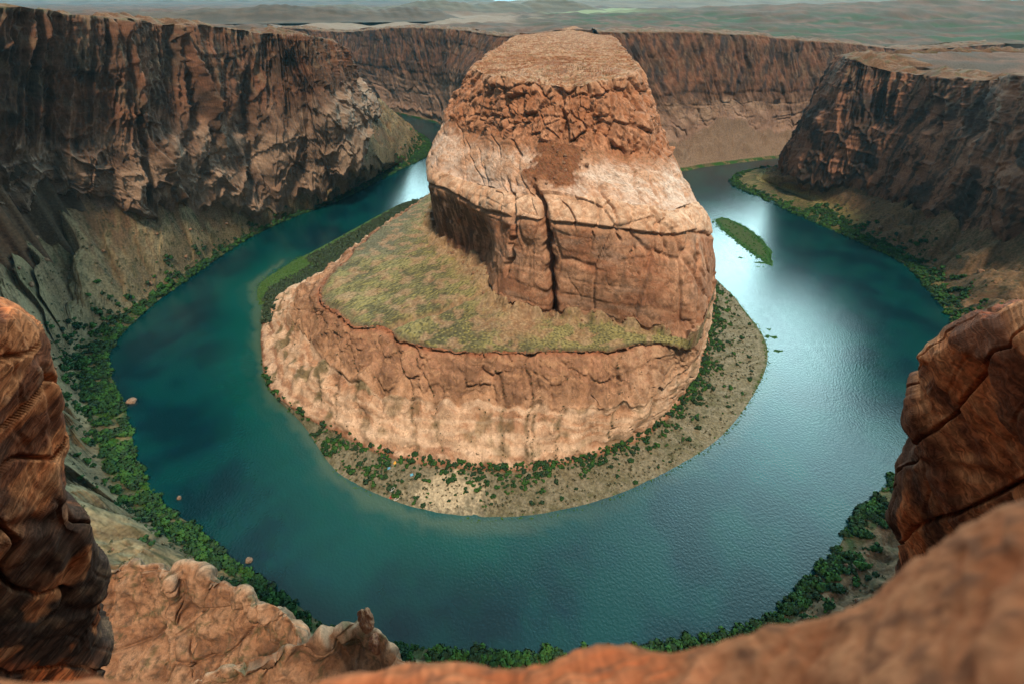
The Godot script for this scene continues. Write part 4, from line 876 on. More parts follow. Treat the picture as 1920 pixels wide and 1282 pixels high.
			wall = mixc(wall, Color(0.34, 0.17, 0.10), ss(0.35, 0.6, st) * 0.5 * dark)
			var pale := mixc(Color(0.68, 0.46, 0.335), Color(0.53, 0.31, 0.205), 0.45 + fine * 1.5 + 0.3 * thin)
			c = mixc(wall, pale, ss(0.90, 1.12, h + 0.12 * fine))
			c = mixc(c, Color(0.30, 0.16, 0.095), ss(1.02, 0.99, h + 0.04 * fine) * ss(0.9, 0.98, h) * 0.5)
		7:
			var k7 := 0.0
			for q in CRACKS:
				k7 = maxf(k7, crack(p, q, wob) * q[5])
			var sc: float = scree(p)
			var rubble: float = blocks(p, 4.0, 0.8) * 0.9 + nf.get_noise_3d(p.x / 3.0, p.y / 3.0, p.z / 3.0) * 1.2
			d = n * (fn * 3.0 + (lines * 0.1 + strata(p, 9.0) * 1.1 + blocks(p, 30.0, 1.2) * 1.3) * (1.0 - sc) + rubble * sc + 1.5 * sc) - out * k7 * 0.55 * (1.0 - sc)
			d += Vector3.UP * k7 * -0.25 * (1.0 - sc)
			var pink := mixc(Color(0.66, 0.49, 0.41), Color(0.52, 0.30, 0.20), 0.5 + 1.5 * fn + 0.4 * lines + 0.25 * thin)
			pink = mixc(pink, Color(0.40, 0.19, 0.11), ss(0.55, 1.0, f + 0.2 * fine))
			var red := mixc(Color(0.27, 0.115, 0.062), Color(0.20, 0.085, 0.05), 0.5 + fine * 1.5)
			c = mixc(pink, red, sc)
			c = mixc(c, Color(0.09, 0.09, 0.05), ss(0.5, 0.75, nz.get_noise_2d(p.x / 2.4, p.z / 2.4)) * 0.5 * ss(0.05, 0.3, f))
		8:
			var k8 := 0.0
			for q in CRACKS:
				k8 = maxf(k8, crack(p, q, wob) * q[5])
			var bl8: float = blocks(p, 19.0, 1.7) * 6.5 + blocks(p + Vector3(50, 20, 0), 8.0, 1.2) * 2.6 + blocks(p + Vector3(5, 70, 30), 4.0, 1.0) * 0.8
			var edge: float = ss(0.0, 0.08, f) * ss(1.05, 0.85, f)
			d = out * (bl8 * (0.35 + 0.65 * edge) + fn * 4.0 + st * 1.6 + fine * 0.5 - k8 * edge)
			c = mixc(Color(0.37, 0.158, 0.085), Color(0.48, 0.245, 0.15), 0.5 + fn + fine + 0.3 * thin)
			var vs: float = nf.get_noise_3d(p.x / 5.0, p.y / 40.0, p.z / 5.0)
			c = mixc(c, Color(0.17, 0.082, 0.052), ss(0.12, 0.4, vs + 0.2 * fn) * 0.75)
			c = mixc(c, Color(0.48, 0.27, 0.17), ss(0.8, 1.0, f + 0.1 * fine) * 0.7)
		9:
			var lay: float = 3.2 * nf.get_noise_2d(p.x / 120.0 + 7.0, p.z / 60.0) + 2.6 * ss(0.0, 0.5, f)
			var tread: float = lay * 1.5 - floorf(lay * 1.5)
			var riser: float = ss(0.80, 0.97, tread)
			d = Vector3.UP * ((floorf(lay * 1.5) + riser - lay * 1.5) * 2.6 + fine * 0.35 + blocks(p, 12.0, 1.0) * 0.5) * ss(0.0, 0.06, f) + out * (blocks(p, 19.0, 1.7) * 6.5) * ss(0.1, 0.0, f) * 0.35 + out * fn * 4.0 * ss(0.3, 0.0, f)
			c = mixc(Color(0.42, 0.215, 0.125), Color(0.50, 0.31, 0.20), 0.5 + fine * 1.6)
			c = mixc(c, Color(0.31, 0.135, 0.075), maxf(0.8 * ss(0.1, 0.4, fn), ss(0.6, 0.85, tread)))
			c = mixc(c, Color(0.11, 0.12, 0.06), ss(0.22, 0.5, nf.get_noise_2d(p.x / 13.0 + 4.0, p.z / 8.0)) * 0.45)
	return [d, c]

func butte() -> void:
	var g := loft(BUTTE, 0, 25, 1.75, 3, [2, 14, 36, 34, 52, 70, 24, 52, 54, 66])
	soften(g, 6, 1.3, 2.9)
	soften(g, 8, 5.6, 8.0)
	raise(g, 1.0, skin_butte)
	lofts.butte = g
	var o := base("butte")
	tag(o, "tall orange sandstone butte with flat top, standing inside the river bend", "butte")
	put("shore", piece(g, 0, 2, 1.0), mats.ground, o)
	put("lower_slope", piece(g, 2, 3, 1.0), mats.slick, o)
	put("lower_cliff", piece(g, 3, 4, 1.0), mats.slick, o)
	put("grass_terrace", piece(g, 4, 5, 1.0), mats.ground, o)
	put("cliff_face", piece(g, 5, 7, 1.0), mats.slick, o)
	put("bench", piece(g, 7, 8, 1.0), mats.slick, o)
	put("summit_cliff", piece(g, 8, 9, 1.0), mats.slick, o)
	put("summit_plateau", piece(g, 9, 10, 1.0), mats.ground, o)

# ------------------------------------------------------------------ canyon walls
func wander(p: Vector3) -> float:
	return 26.0 * nf.get_noise_2d(p.x / 75.0, p.z / 75.0) + 5.0 * nf.get_noise_2d(p.x / 14.0, p.z / 14.0)

func skin_wall(p: Vector3, n: Vector3, z: float, u: float, along_wall := -1.0) -> Array:
	var s: int = mini(int(z), 6)
	var f: float = z - s
	var d := Vector3.ZERO
	var c: Color
	var out := Vector3(n.x, n.y * 0.25, n.z).normalized()
	var fn: float = nf.get_noise_3d(p.x / 48.0, p.y / 48.0, p.z / 48.0)
	var fine: float = nf.get_noise_3d(p.x / 10.0, p.y / 10.0, p.z / 10.0)
	var right: float = ss(15.0, 18.0, u)
	if s <= 1:
		d = Vector3.UP * (fine * 0.7 + fn * 1.2) * ss(1.0, 1.4, z)
		c = mixc(Color(0.13, 0.105, 0.06), Color(0.20, 0.165, 0.085), 0.5 + fn * 1.5)
		c = mixc(c, Color(0.06, 0.085, 0.035), ss(0.0, 0.35, fine))
		c = mixc(c, Color(0.035, 0.07, 0.03), ss(1.25, 1.05, z) * 0.8)
		if u > 9.0 and u < 13.0:
			c = mixc(c, Color(0.035, 0.105, 0.022), ss(-0.05, 0.2, nf.get_noise_2d(p.x / 34.0 + 9.0, p.z / 34.0)) * ss(9.0, 9.8, u) * ss(13.0, 12.2, u) * ss(1.98, 1.7, z))
		return [d, c]
	if s == 2:
		# fans of sand and rubble with gullies running down them
		var along: float = u * 2.2 + 0.55 * nf.get_noise_2d(p.x / 70.0, p.z / 70.0)
		var g1: float = nz.get_noise_2d(along, 40.0 + f * 0.25)
		var g2: float = nz.get_noise_2d(along * 3.7 + f * 0.5, 70.0 + f * 0.9)
		var deep: float = ss(0.0, 0.3, f)
		var fan: float = 15.0 * g1 + 3.0 * absf(g2) * ss(1.0, 0.5, f)
		d = Vector3.UP * (fan * deep * ss(1.1, 0.75, f) + fn * 3.0 * deep + fine * 0.9)
		d += Vector3.UP * wander(p) * ss(0.3, 1.0, f)
		c = mixc(Color(0.32, 0.25, 0.15), Color(0.22, 0.16, 0.098), 0.5 + fn * 1.4 - 0.5 * g1)
		c = mixc(c, Color(0.21, 0.12, 0.075), maxf(right * 0.75, ss(0.55, 1.0, f + 0.5 * fine + 0.4 * g2) * 0.7))
		c = mixc(c, Color(0.095, 0.095, 0.05), ss(0.15, 0.45, fine + 0.25 * fn - 0.3 * g2) * 0.45)
		var scrub: float = ss(0.30, 0.55, nz.get_noise_2d(p.x / 2.3, p.z / 2.3) * 0.6 + fine * 0.5)
		c = mixc(c, Color(0.06, 0.065, 0.035), scrub * 0.7)
		if u > 25.0 and u < 29.5:
			c = mixc(c, Color(0.30, 0.26, 0.11), ss(0.5, 0.1, f + 0.3 * fine) * 0.8)
			d *= 0.35
		return [d, c]
	var st: float = strata(p, 21.0)
	var streak: float = nf.get_noise_3d(p.x / 9.0, p.y / 80.0, p.z / 9.0)
	var lines: float = nz.get_noise_2d((p.y + 10.0 * fn + 0.2 * p.z) / 2.6, 4.0)
	if s <= 4:
		var h: float = (z - 3.0) * 0.5
		var big: float = 9.0 * nf.get_noise_3d(p.x / 95.0, p.y / 150.0, p.z / 95.0)
		var arc: float = u * 100.0 if along_wall < 0.0 else along_wall
		var lean: float = arc + p.y * (0.30 if u < 15.0 else -0.22)
		var much: float = 0.55 + 0.9 * ss(-0.2, 0.4, nz.get_noise_2d(arc / 170.0, 9.0))
		var cleft: float = exp(-pow(nz.get_noise_2d(lean / 46.0, p.y / 150.0 + 20.0) / 0.04, 2.0)) * 2.6 + exp(-pow(nz.get_noise_2d(arc / 38.0 - p.y / 40.0, p.y / 90.0 + 44.0) / 0.035, 2.0)) * 2.0
		var hi_d: float = pillars(lean, p.y, 58.0) * 5.0 * much + pillars(lean + 300.0, p.y, 17.0) * 2.2 * much + blocks(Vector3(lean, p.y, 0.0), 24.0, 1.8) * 4.6 + blocks(Vector3(arc, p.y, 40.0), 8.0, 1.4) * 1.5 + strata(p, 8.0) * 1.3
		var lo_d: float = slabs(lean, p.y, 110.0) * 6.0 + blocks(Vector3(lean, p.y, 80.0), 46.0, 1.0) * 7.0 + blocks(Vector3(arc, p.y, 20.0), 16.0, 1.0) * 2.4 + strata(p, 30.0) * 2.6 + strata(p, 9.0) * 1.0
		var rid: float = -cleft
		var up: float = ss(0.38, 0.55, h + 0.1 * fn)
		var foot: float = ss(0.0, 0.05, h)
		d = out * (big + lerpf(lo_d, hi_d, up) + rid + st * 2.0 + fine * 0.6) * foot
		d *= lerpf(1.0, 0.7, right)
		if u > 15.0:
			d += out * (strata(p, 17.0) * 3.0 + strata(p, 6.0) * 0.8) * right * foot
		d += Vector3.UP * wander(p) * ss(0.4, 0.0, h)
		if u < 8.5:
			# the slanting buttress and the chimney beside it
			d += out * (13.0 * exp(-pow((u - 5.72 + 0.75 * (h - 0.5)) / 0.13, 2.0)) * ss(0.0, 0.1, h) * ss(0.95, 0.6, h) - 22.0 * exp(-pow((u - 6.35 - 0.25 * h) / 0.07, 2.0)) * ss(0.25, 0.5, h) - 12.0 * exp(-pow((u - 7.6 - 0.3 * h) / 0.06, 2.0)) + 12.0 * exp(-pow((u - 4.6 + 0.5 * (h - 0.5)) / 0.12, 2.0)) * ss(0.9, 0.5, h))
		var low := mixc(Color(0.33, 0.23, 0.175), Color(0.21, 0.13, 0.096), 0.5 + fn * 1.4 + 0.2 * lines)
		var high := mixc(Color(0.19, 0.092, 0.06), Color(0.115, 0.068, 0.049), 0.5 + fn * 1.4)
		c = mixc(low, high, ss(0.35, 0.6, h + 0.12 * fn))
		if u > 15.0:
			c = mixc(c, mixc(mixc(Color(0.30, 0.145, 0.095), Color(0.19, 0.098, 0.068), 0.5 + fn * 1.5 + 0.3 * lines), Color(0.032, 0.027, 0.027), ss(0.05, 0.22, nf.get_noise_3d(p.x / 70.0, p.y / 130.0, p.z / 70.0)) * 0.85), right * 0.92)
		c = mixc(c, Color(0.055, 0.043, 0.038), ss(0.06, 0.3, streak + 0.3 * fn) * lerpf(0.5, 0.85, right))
		c = mixc(c, c * 1.45, ss(0.15, 0.6, lines + 0.3 * fine) * 0.6)
		c = mixc(c, Color(0.30, 0.21, 0.145), ss(0.26, 0.42, nf.get_noise_3d(p.x / 12.0 + 5.0, p.y / 60.0, p.z / 12.0)) * 0.5 * ss(0.5, 0.8, h))
		if u < 6.0:
			var pale: float = ss(6.0, 3.0, u) * ss(190.0, 150.0, p.y + 20.0 * fn) * ss(20.0, 60.0, p.y)
			c = mixc(c, Color(0.33, 0.255, 0.205), pale * (0.5 + fine))
		return [d, c]
	var stp: float = nf.get_noise_2d(p.x / 60.0, p.z / 60.0) * 7.0
	var ter: float = floorf(stp) + ss(0.6, 1.0, stp - floorf(stp))
	d = Vector3.UP * (ter * 1.4 + fine * 0.8) * ss(0.0, 0.2, f if s == 5 else 1.0)
	if s == 5 and f < 0.25:
		d += out * (9.0 * nf.get_noise_3d(p.x / 95.0, p.y / 150.0, p.z / 95.0)) * (1.0 - f * 4.0)
	c = mixc(Color(0.165, 0.09, 0.058), Color(0.225, 0.14, 0.092), 0.5 + fine * 1.5)
	c = mixc(c, Color(0.14, 0.085, 0.058), ss(0.1, 0.4, fn))
	c = mixc(c, Color(0.10, 0.11, 0.06), ss(0.2, 0.5, nf.get_noise_2d(p.x / 20.0, p.z / 20.0)) * 0.6)
	return [d, c]

func wall_pieces(o: Node3D, g: Dictionary) -> void:
	put("river_bank", piece(g, 0, 2, 1.0), mats.ground, o)
	put("scree_slope", piece(g, 2, 3, 1.0), mats.ground, o)
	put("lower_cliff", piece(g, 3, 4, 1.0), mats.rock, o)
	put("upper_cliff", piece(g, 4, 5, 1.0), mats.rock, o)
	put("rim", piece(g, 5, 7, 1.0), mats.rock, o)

func outer_walls() -> void:
	var spans := [["canyon_wall_left", 0, 13, 1.7, "long dark red cliff with fans of sand at its foot, across the river from the butte"],
		["canyon_wall_near", 13, 19, 2.4, "sand slope and cliff under the viewpoint"],
		["canyon_wall_right", 19, 32, 1.8, "brown cliff headland streaked with black varnish, right of the grassy island"]]
	for s in spans:
		var g := loft(OUTER, s[1], s[2], s[3], 2, [2, 12, 44, 60, 60, 14, 3])
		soften(g, 6, 1.5, 2.6)
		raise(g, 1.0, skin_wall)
		lofts[s[0]] = g
		var o := base(s[0])
		tag(o, s[4], "", "", "structure")
		wall_pieces(o, g)

func skin_back(p: Vector3, n: Vector3, z: float, u: float) -> Array:
	var r := skin_wall(p, n, z, 10.0, u * 130.0 + 2000.0)
	var c: Color = r[1]
	if int(z) >= 2 and int(z) <= 4:
		var fn: float = nf.get_noise_3d(p.x / 60.0, p.y / 60.0, p.z / 60.0)
		var t: float = ss(120.0, 60.0, p.y + 30.0 * fn)
		c = mixc(c, Color(0.34, 0.22, 0.18), t * 0.55)
		c = mixc(c, Color(0.05, 0.045, 0.05), ss(0.1, 0.4, nf.get_noise_3d(p.x / 22.0, p.y / 120.0, p.z / 22.0)) * 0.8 * ss(90.0, 150.0, p.y))
		if int(z) == 2:
			c = mixc(c, Color(0.24, 0.17, 0.13), 0.8)
	r[1] = c
	r[0] = r[0] * 0.5 + Vector3(n.x, 0.0, n.z) * (strata(p, 26.0) * 3.0 if z > 3.0 and z < 5.0 else 0.0)
	return r

func back_walls() -> void:
	var spans := [["canyon_wall_back_right", BACK_RIGHT, "far cliff behind the butte on the right, grey scree at its foot"],
		["canyon_wall_back_left", BACK_LEFT, "far cliff behind the butte on the left, rising straight out of the river"]]
	for s in spans:
		var g := loft(s[1], 0, s[1][0].size() - 1, 2.6, 5, [2, 6, 30, 36, 40, 10, 3])
		raise(g, 1.0 if s[0] == "canyon_wall_back_left" else 1.0, skin_back)
		lofts[s[0]] = g
		var o := base(s[0])
		tag(o, s[2], "", "", "structure")
		wall_pieces(o, g)

# ------------------------------------------------------------------ plateau
func rim_line(l: Array, back: float) -> PackedVector3Array:
	var out := PackedVector3Array()
	var rim: Array = l[5]
	var behind: Array = l[6]
	for i in rim.size():
		var a := Vector3(rim[i][0], rim[i][1], rim[i][2])
		var b := Vector3(behind[i][0], behind[i][1], behind[i][2])
		out.append(a + (b - a) * back)
	return out

func plateau() -> void:
	var hole := PackedVector2Array()
	var rims := PackedVector3Array()
	for v in rim_line(OUTER, 0.8):
		hole.append(Vector2(v.x, v.z))
		rims.append(v)
	var fr := rim_line(BACK_RIGHT, 0.8)
	fr.reverse()
	var fl := rim_line(BACK_LEFT, 0.8)
	fl.reverse()
	for v in fr:
		hole.append(Vector2(v.x, v.z))
		rims.append(v)
	for v in fl:
		hole.append(Vector2(v.x, v.z))
		rims.append(v)
	var rs := PackedFloat32Array()
	var r := 330.0
	while r < 30000.0:
		rs.append(r)
		r *= 1.014 if r < 5000.0 else 1.04
	var nu := 340
	var nv := rs.size()
	var rows := []
	rows.resize(nu)
	var job := func(i: int) -> void:
		var az: float = deg_to_rad(lerpf(-72.0, 72.0, i / float(nu - 1)))
		var ps := PackedVector3Array()
		var cs := PackedColorArray()
		for k in rs:
			var x: float = sin(az) * k
			var z: float = -cos(az) * k
			var y := -40.0
			if not Geometry2D.is_point_in_polygon(Vector2(x, z), hole):
				var sum := 0.0
				var top := 0.0
				var near := 1e12
				for q in rims:
					var d2: float = (q.x - x) * (q.x - x) + (q.z - z) * (q.z - z)
					near = minf(near, d2)
					var wt: float = 1.0 / (d2 * d2 + 1e6)
					sum += wt
					top += wt * q.y
				y = top / sum
				y = plateau_height(x, z, k, y, sqrt(near))
			ps.append(Vector3(x, y, z))
			cs.append(plateau_colour(x, z, k, y))
		rows[i] = [ps, cs]
	var task := WorkerThreadPool.add_group_task(job, nu, 4, true)
	WorkerThreadPool.wait_for_group_task_completion(task)
	var p := PackedVector3Array()
	var c := PackedColorArray()
	for q in rows:
		p.append_array(q[0])
		c.append_array(q[1])
	var n := PackedVector3Array()
	for i in nu:
		n.append_array(row_normals(nu, nv, p, i, 1.0))
	var o := put("plateau", sheet(nu, nv, p, n, c, 1.0), mats.ground)
	tag(o, "wide flat desert plateau of bare rock and thin green grass", "", "", "structure")

func plateau_height(x: float, z: float, k: float, y: float, near: float) -> float:
	var far: float = ss(1500.0, 4000.0, k)
	y = lerpf(y - 2.0, 232.0, ss(300.0, 3000.0, near))
	var a: float = nf.get_noise_2d(x / 260.0, z / 260.0) * 9.0
	var t: float = (floorf(a) + ss(0.6, 1.0, a - floorf(a))) * 1.3
	y += t * ss(0.0, 120.0, near) + 1.5 * nf.get_noise_2d(x / 40.0, z / 40.0)
	# the long low hill on the right
	var h := Vector2((x - 2100.0) / 1500.0, (z + 3000.0) / 700.0)
	y += 66.0 * exp(-h.dot(h) * 1.6) + 18.0 * nf.get_noise_2d(x / 900.0, z / 500.0) * far
	return y

func plateau_colour(x: float, z: float, k: float, y: float) -> Color:
	var fn: float = nf.get_noise_2d(x / 180.0, z / 180.0)
	var fine: float = nf.get_noise_2d(x / 30.0, z / 30.0)
	var c := mixc(Color(0.125, 0.058, 0.034), Color(0.18, 0.095, 0.06), 0.5 + fine * 1.8)
	c = mixc(c, Color(0.10, 0.068, 0.05), ss(0.0, 0.35, fn))
	var green: float = ss(1350.0, 1700.0, k + 250.0 * fn) * ss(-100.0, 300.0, x) * ss(4200.0, 2600.0, k + 700.0 * fn)
	c = mixc(c, mixc(Color(0.034, 0.074, 0.022), Color(0.085, 0.055, 0.032), 0.5 + 1.8 * nf.get_noise_2d(x / 420.0, z / 120.0)), green * ss(-0.5, 0.0, nf.get_noise_2d(x / 600.0 + 3.0, z / 150.0)) * 0.9)
	c = mixc(c, Color(0.27, 0.20, 0.155), ss(1900.0, 2200.0, k) * ss(3600.0, 3000.0, k) * ss(200.0, -100.0, x + 200.0 * fn) * ss(-1100.0, -700.0, x))
	c = mixc(c, Color(0.30, 0.38, 0.20), ss(3000.0, 3400.0, k) * ss(5600.0, 4600.0, k) * ss(100.0, 400.0, x) * ss(1300.0, 900.0, x) * 0.8)
	return mixc(c, mixc(Color(0.17, 0.095, 0.065), Color(0.10, 0.075, 0.05), 0.5 + 1.5 * fn), ss(246.0, 262.0, y) * ss(1800.0, 2300.0, k))

# ------------------------------------------------------------------ hills beyond
func ridge_mesh(a: Vector2, b: Vector2, deep: float, tall: float, rough: float, sd: int, foot: float, col: Color, col2: Color, mesa := 0.0) -> ArrayMesh:
	var nu := 170
	var nv := 40
	var p := PackedVector3Array()
	var c := PackedColorArray()
	var dir := (b - a)
	var side := Vector2(-dir.y, dir.x).normalized()
	if side.y > 0.0:
		side = -side
	for i in nu:
		var t: float = i / float(nu - 1)
		var m := a + dir * t
		var crest: float = 0.72 + 0.9 * rough * nf.get_noise_2d(t * 3.0, sd * 7.7) + 0.10 * rough * nz.get_noise_2d(t * 30.0, sd * 3.1)
		crest *= ss(0.0, 0.1, t) * ss(1.0, 0.9, t)
		for j in nv:
			var s: float = j / float(nv - 1)
			var q := m + side * deep * (s - 0.5)
			var prof: float = ss(0.0, 0.5, s) * ss(1.0, 0.5, s) if mesa < 0.5 else ss(0.18, 0.36, s) * 0.75 + 0.25 * ss(0.0, 0.5, s)
			if mesa >= 0.5:
				prof *= ss(1.0, 0.8, s)
			var bump: float = nr.get_noise_2d(q.x / (deep * 0.9), q.y / (deep * 0.9)) * 0.07 + nf.get_noise_2d(q.x / (deep * 0.2), q.y / (deep * 0.2)) * 0.05
			var y: float = foot + tall * maxf(crest, 0.02) * prof * (1.0 + bump * 1.6) 
			p.append(Vector3(q.x, y, q.y))
			c.append(mixc(col, col2, 0.5 + 1.6 * nf.get_noise_3d(q.x / (deep * 0.2), y / (tall * 0.25), q.y / (deep * 0.2))))
	var n := PackedVector3Array()
	var sg: float = 1.0 if dir.x > 0.0 else -1.0
	for i in nu:
		n.append_array(row_normals(nu, nv, p, i, sg))
	return sheet(nu, nv, p, n, c, sg)

func far_hills() -> void:
	var list := [["hill", Vector2(-1700, -2300), Vector2(-250, -2800), 700.0, 66.0, 0.35, 3, Color(0.075, 0.055, 0.042), Color(0.12, 0.085, 0.06), 0.0, "dark rocky hill rising behind the left canyon rim"],
		["hill", Vector2(-1500, -3600), Vector2(700, -4300), 1100.0, 84.0, 0.4, 6, Color(0.10, 0.085, 0.06), Color(0.15, 0.12, 0.085), 0.0, "long grey brown hills beyond the back rim"],
		["hill", Vector2(-1200, -6800), Vector2(6200, -8200), 2000.0, 120.0, 0.5, 9, Color(0.15, 0.12, 0.095), Color(0.21, 0.17, 0.13), 0.0, "broken pale hills far out on the plateau"],
		["mesa", Vector2(-16000, -13500), Vector2(-300, -17500), 2600.0, 820.0, 0.16, 4, Color(0.15, 0.11, 0.09), Color(0.22, 0.17, 0.14), 1.0, "tall blue hazy cliffs on the left horizon"],
		["mesa", Vector2(1000, -19000), Vector2(14500, -14500), 2600.0, 330.0, 0.6, 2, Color(0.15, 0.11, 0.09), Color(0.22, 0.17, 0.14), 0.0, "hazy blue hills on the right horizon"]]
	for k in list:
		var foot := 226.0 if k[0] == "hill" else 222.0
		var o := put(k[0], ridge_mesh(k[1], k[2], k[3], k[4], k[5], k[6], foot, k[7], k[8], k[9]), mats.rock)
		tag(o, k[10], "", "", "structure")

# ------------------------------------------------------------------ rocks close by
func facing(g: Dictionary) -> float:
	var nv: int = g.nv
	var b: PackedVector3Array = g.b
	var sum := 0.0
	for i in range(g.nu / 4, g.nu * 3 / 4, 7):
		var ns := row_normals(g.nu, nv, b, i, 1.0)
		for j in range(nv / 5, nv / 2, 3):
			sum += ns[j].dot((EYE - b[i * nv + j]).normalized())
	return signf(sum)

func skin_crag(p: Vector3, n: Vector3, z: float, tilt: Vector3, k: float, dark_side: float) -> Array:
	# wind-cut sandstone: thin tilted beds, a few open joints, black varnish that runs down
	var fn: float = nf.get_noise_3d(p.x / (4.5 * k), p.y / (4.5 * k), p.z / (4.5 * k))
	var fine: float = nf.get_noise_3d(p.x / (0.7 * k), p.y / (0.7 * k), p.z / (0.7 * k))
	var s: float = p.dot(tilt) + 0.5 * k * fn
	var a: float = nz.get_noise_2d(s / (1.0 * k), 1.7)
	var b: float = nz.get_noise_2d(s / (0.42 * k), 6.1)
	var lay: float = s / (0.85 * k)
	var lk: float = floorf(lay)
	var lf: float = lay - lk
	var ledge: float = 0.20 * lerpf(nz.get_noise_2d(lk * 5.3, 3.0), nz.get_noise_2d(lk * 5.3 + 5.3, 3.0), ss(0.78, 1.0, lf)) + b * 0.02
	var split: float = nz.get_noise_2d(p.x / (3.0 * k) + p.y / (7.0 * k), (p.z - p.y * 0.3) / (4.0 * k))
	ledge -= 0.35 * exp(-pow(split / 0.045, 2.0))
	var bl: float = blocks(p + tilt * 3.0, 5.5 * k, 1.6)
	var face: float = 1.0
	var d := n * k * (fn * 0.20 + ledge + fine * 0.035 + bl * 0.22 + blocks(p + tilt * 9.0, 1.9 * k, 1.3) * 0.05) * face
	var c := mixc(Color(0.52, 0.125, 0.042), Color(0.66, 0.215, 0.088), 0.5 + fn * 1.1 + 0.45 * b)
	c = mixc(c, Color(0.24, 0.066, 0.03), ss(0.0, 0.4, a + 0.4 * fine))
	var st: float = nf.get_noise_3d((p.x + p.y * 0.35) / (2.2 * k), p.y / (9.0 * k), (p.z + p.y * 0.2) / (2.2 * k))
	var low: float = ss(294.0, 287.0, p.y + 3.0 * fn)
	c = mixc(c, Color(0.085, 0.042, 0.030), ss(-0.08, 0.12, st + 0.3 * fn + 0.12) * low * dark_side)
	c = mixc(c, Color(0.47, 0.23, 0.13), ss(0.25, 0.55, fine * 0.6 + fn * 0.6) * 0.35)
	return [d, c]

func skin_outcrop(p: Vector3, n: Vector3, z: float, u: float) -> Array:
	var fn: float = nf.get_noise_3d(p.x / 16.0, p.y / 16.0, p.z / 16.0)
	var fine: float = nf.get_noise_3d(p.x / 3.0, p.y / 3.0, p.z / 3.0)
	var q := Vector3(p.x + p.z * 0.5, p.y, p.z)
	var bl: float = blocks(q, 21.0, 1.6)
	var b2: float = blocks(q + Vector3(30, 8, 3), 5.5, 1.5)
	var lobes: float = nz.get_noise_3d(p.x / 9.0, p.y / 20.0, p.z / 9.0)
	var lines: float = nz.get_noise_2d((p.y + 0.4 * p.x + 3.0 * fn) / 0.9, 2.0)
	var d := n * (fn * 2.2 + bl * 2.4 + b2 * 0.16 + lobes * 1.4 - 1.1 * exp(-pow(nz.get_noise_2d(q.x / 14.0 + q.y / 30.0, q.y / 25.0 + q.z / 30.0) / 0.05, 2.0)) + lines * 0.05 + fine * 0.10)
	var c := mixc(Color(0.30, 0.15, 0.088), Color(0.39, 0.23, 0.15), 0.5 + fn * 1.3 + 0.2 * lines)
	c = mixc(c, Color(0.22, 0.115, 0.072), ss(0.1, 0.45, -fn + 0.5 * fine))
	c = mixc(c, Color(0.13, 0.085, 0.06), ss(0.12, 0.4, nf.get_noise_3d(p.x / 3.0, p.y / 22.0, p.z / 3.0)) * 0.7)
	var cr: float = cd.get_noise_3dv(Vector3(q.x / 15.0, q.y / 27.0, q.z / 15.0)) + 1.0
	c = mixc(c, Color(0.09, 0.085, 0.045), ss(0.12, 0.0, cr) * ss(-0.1, 0.2, fine) * 0.7)
	return [d, c]

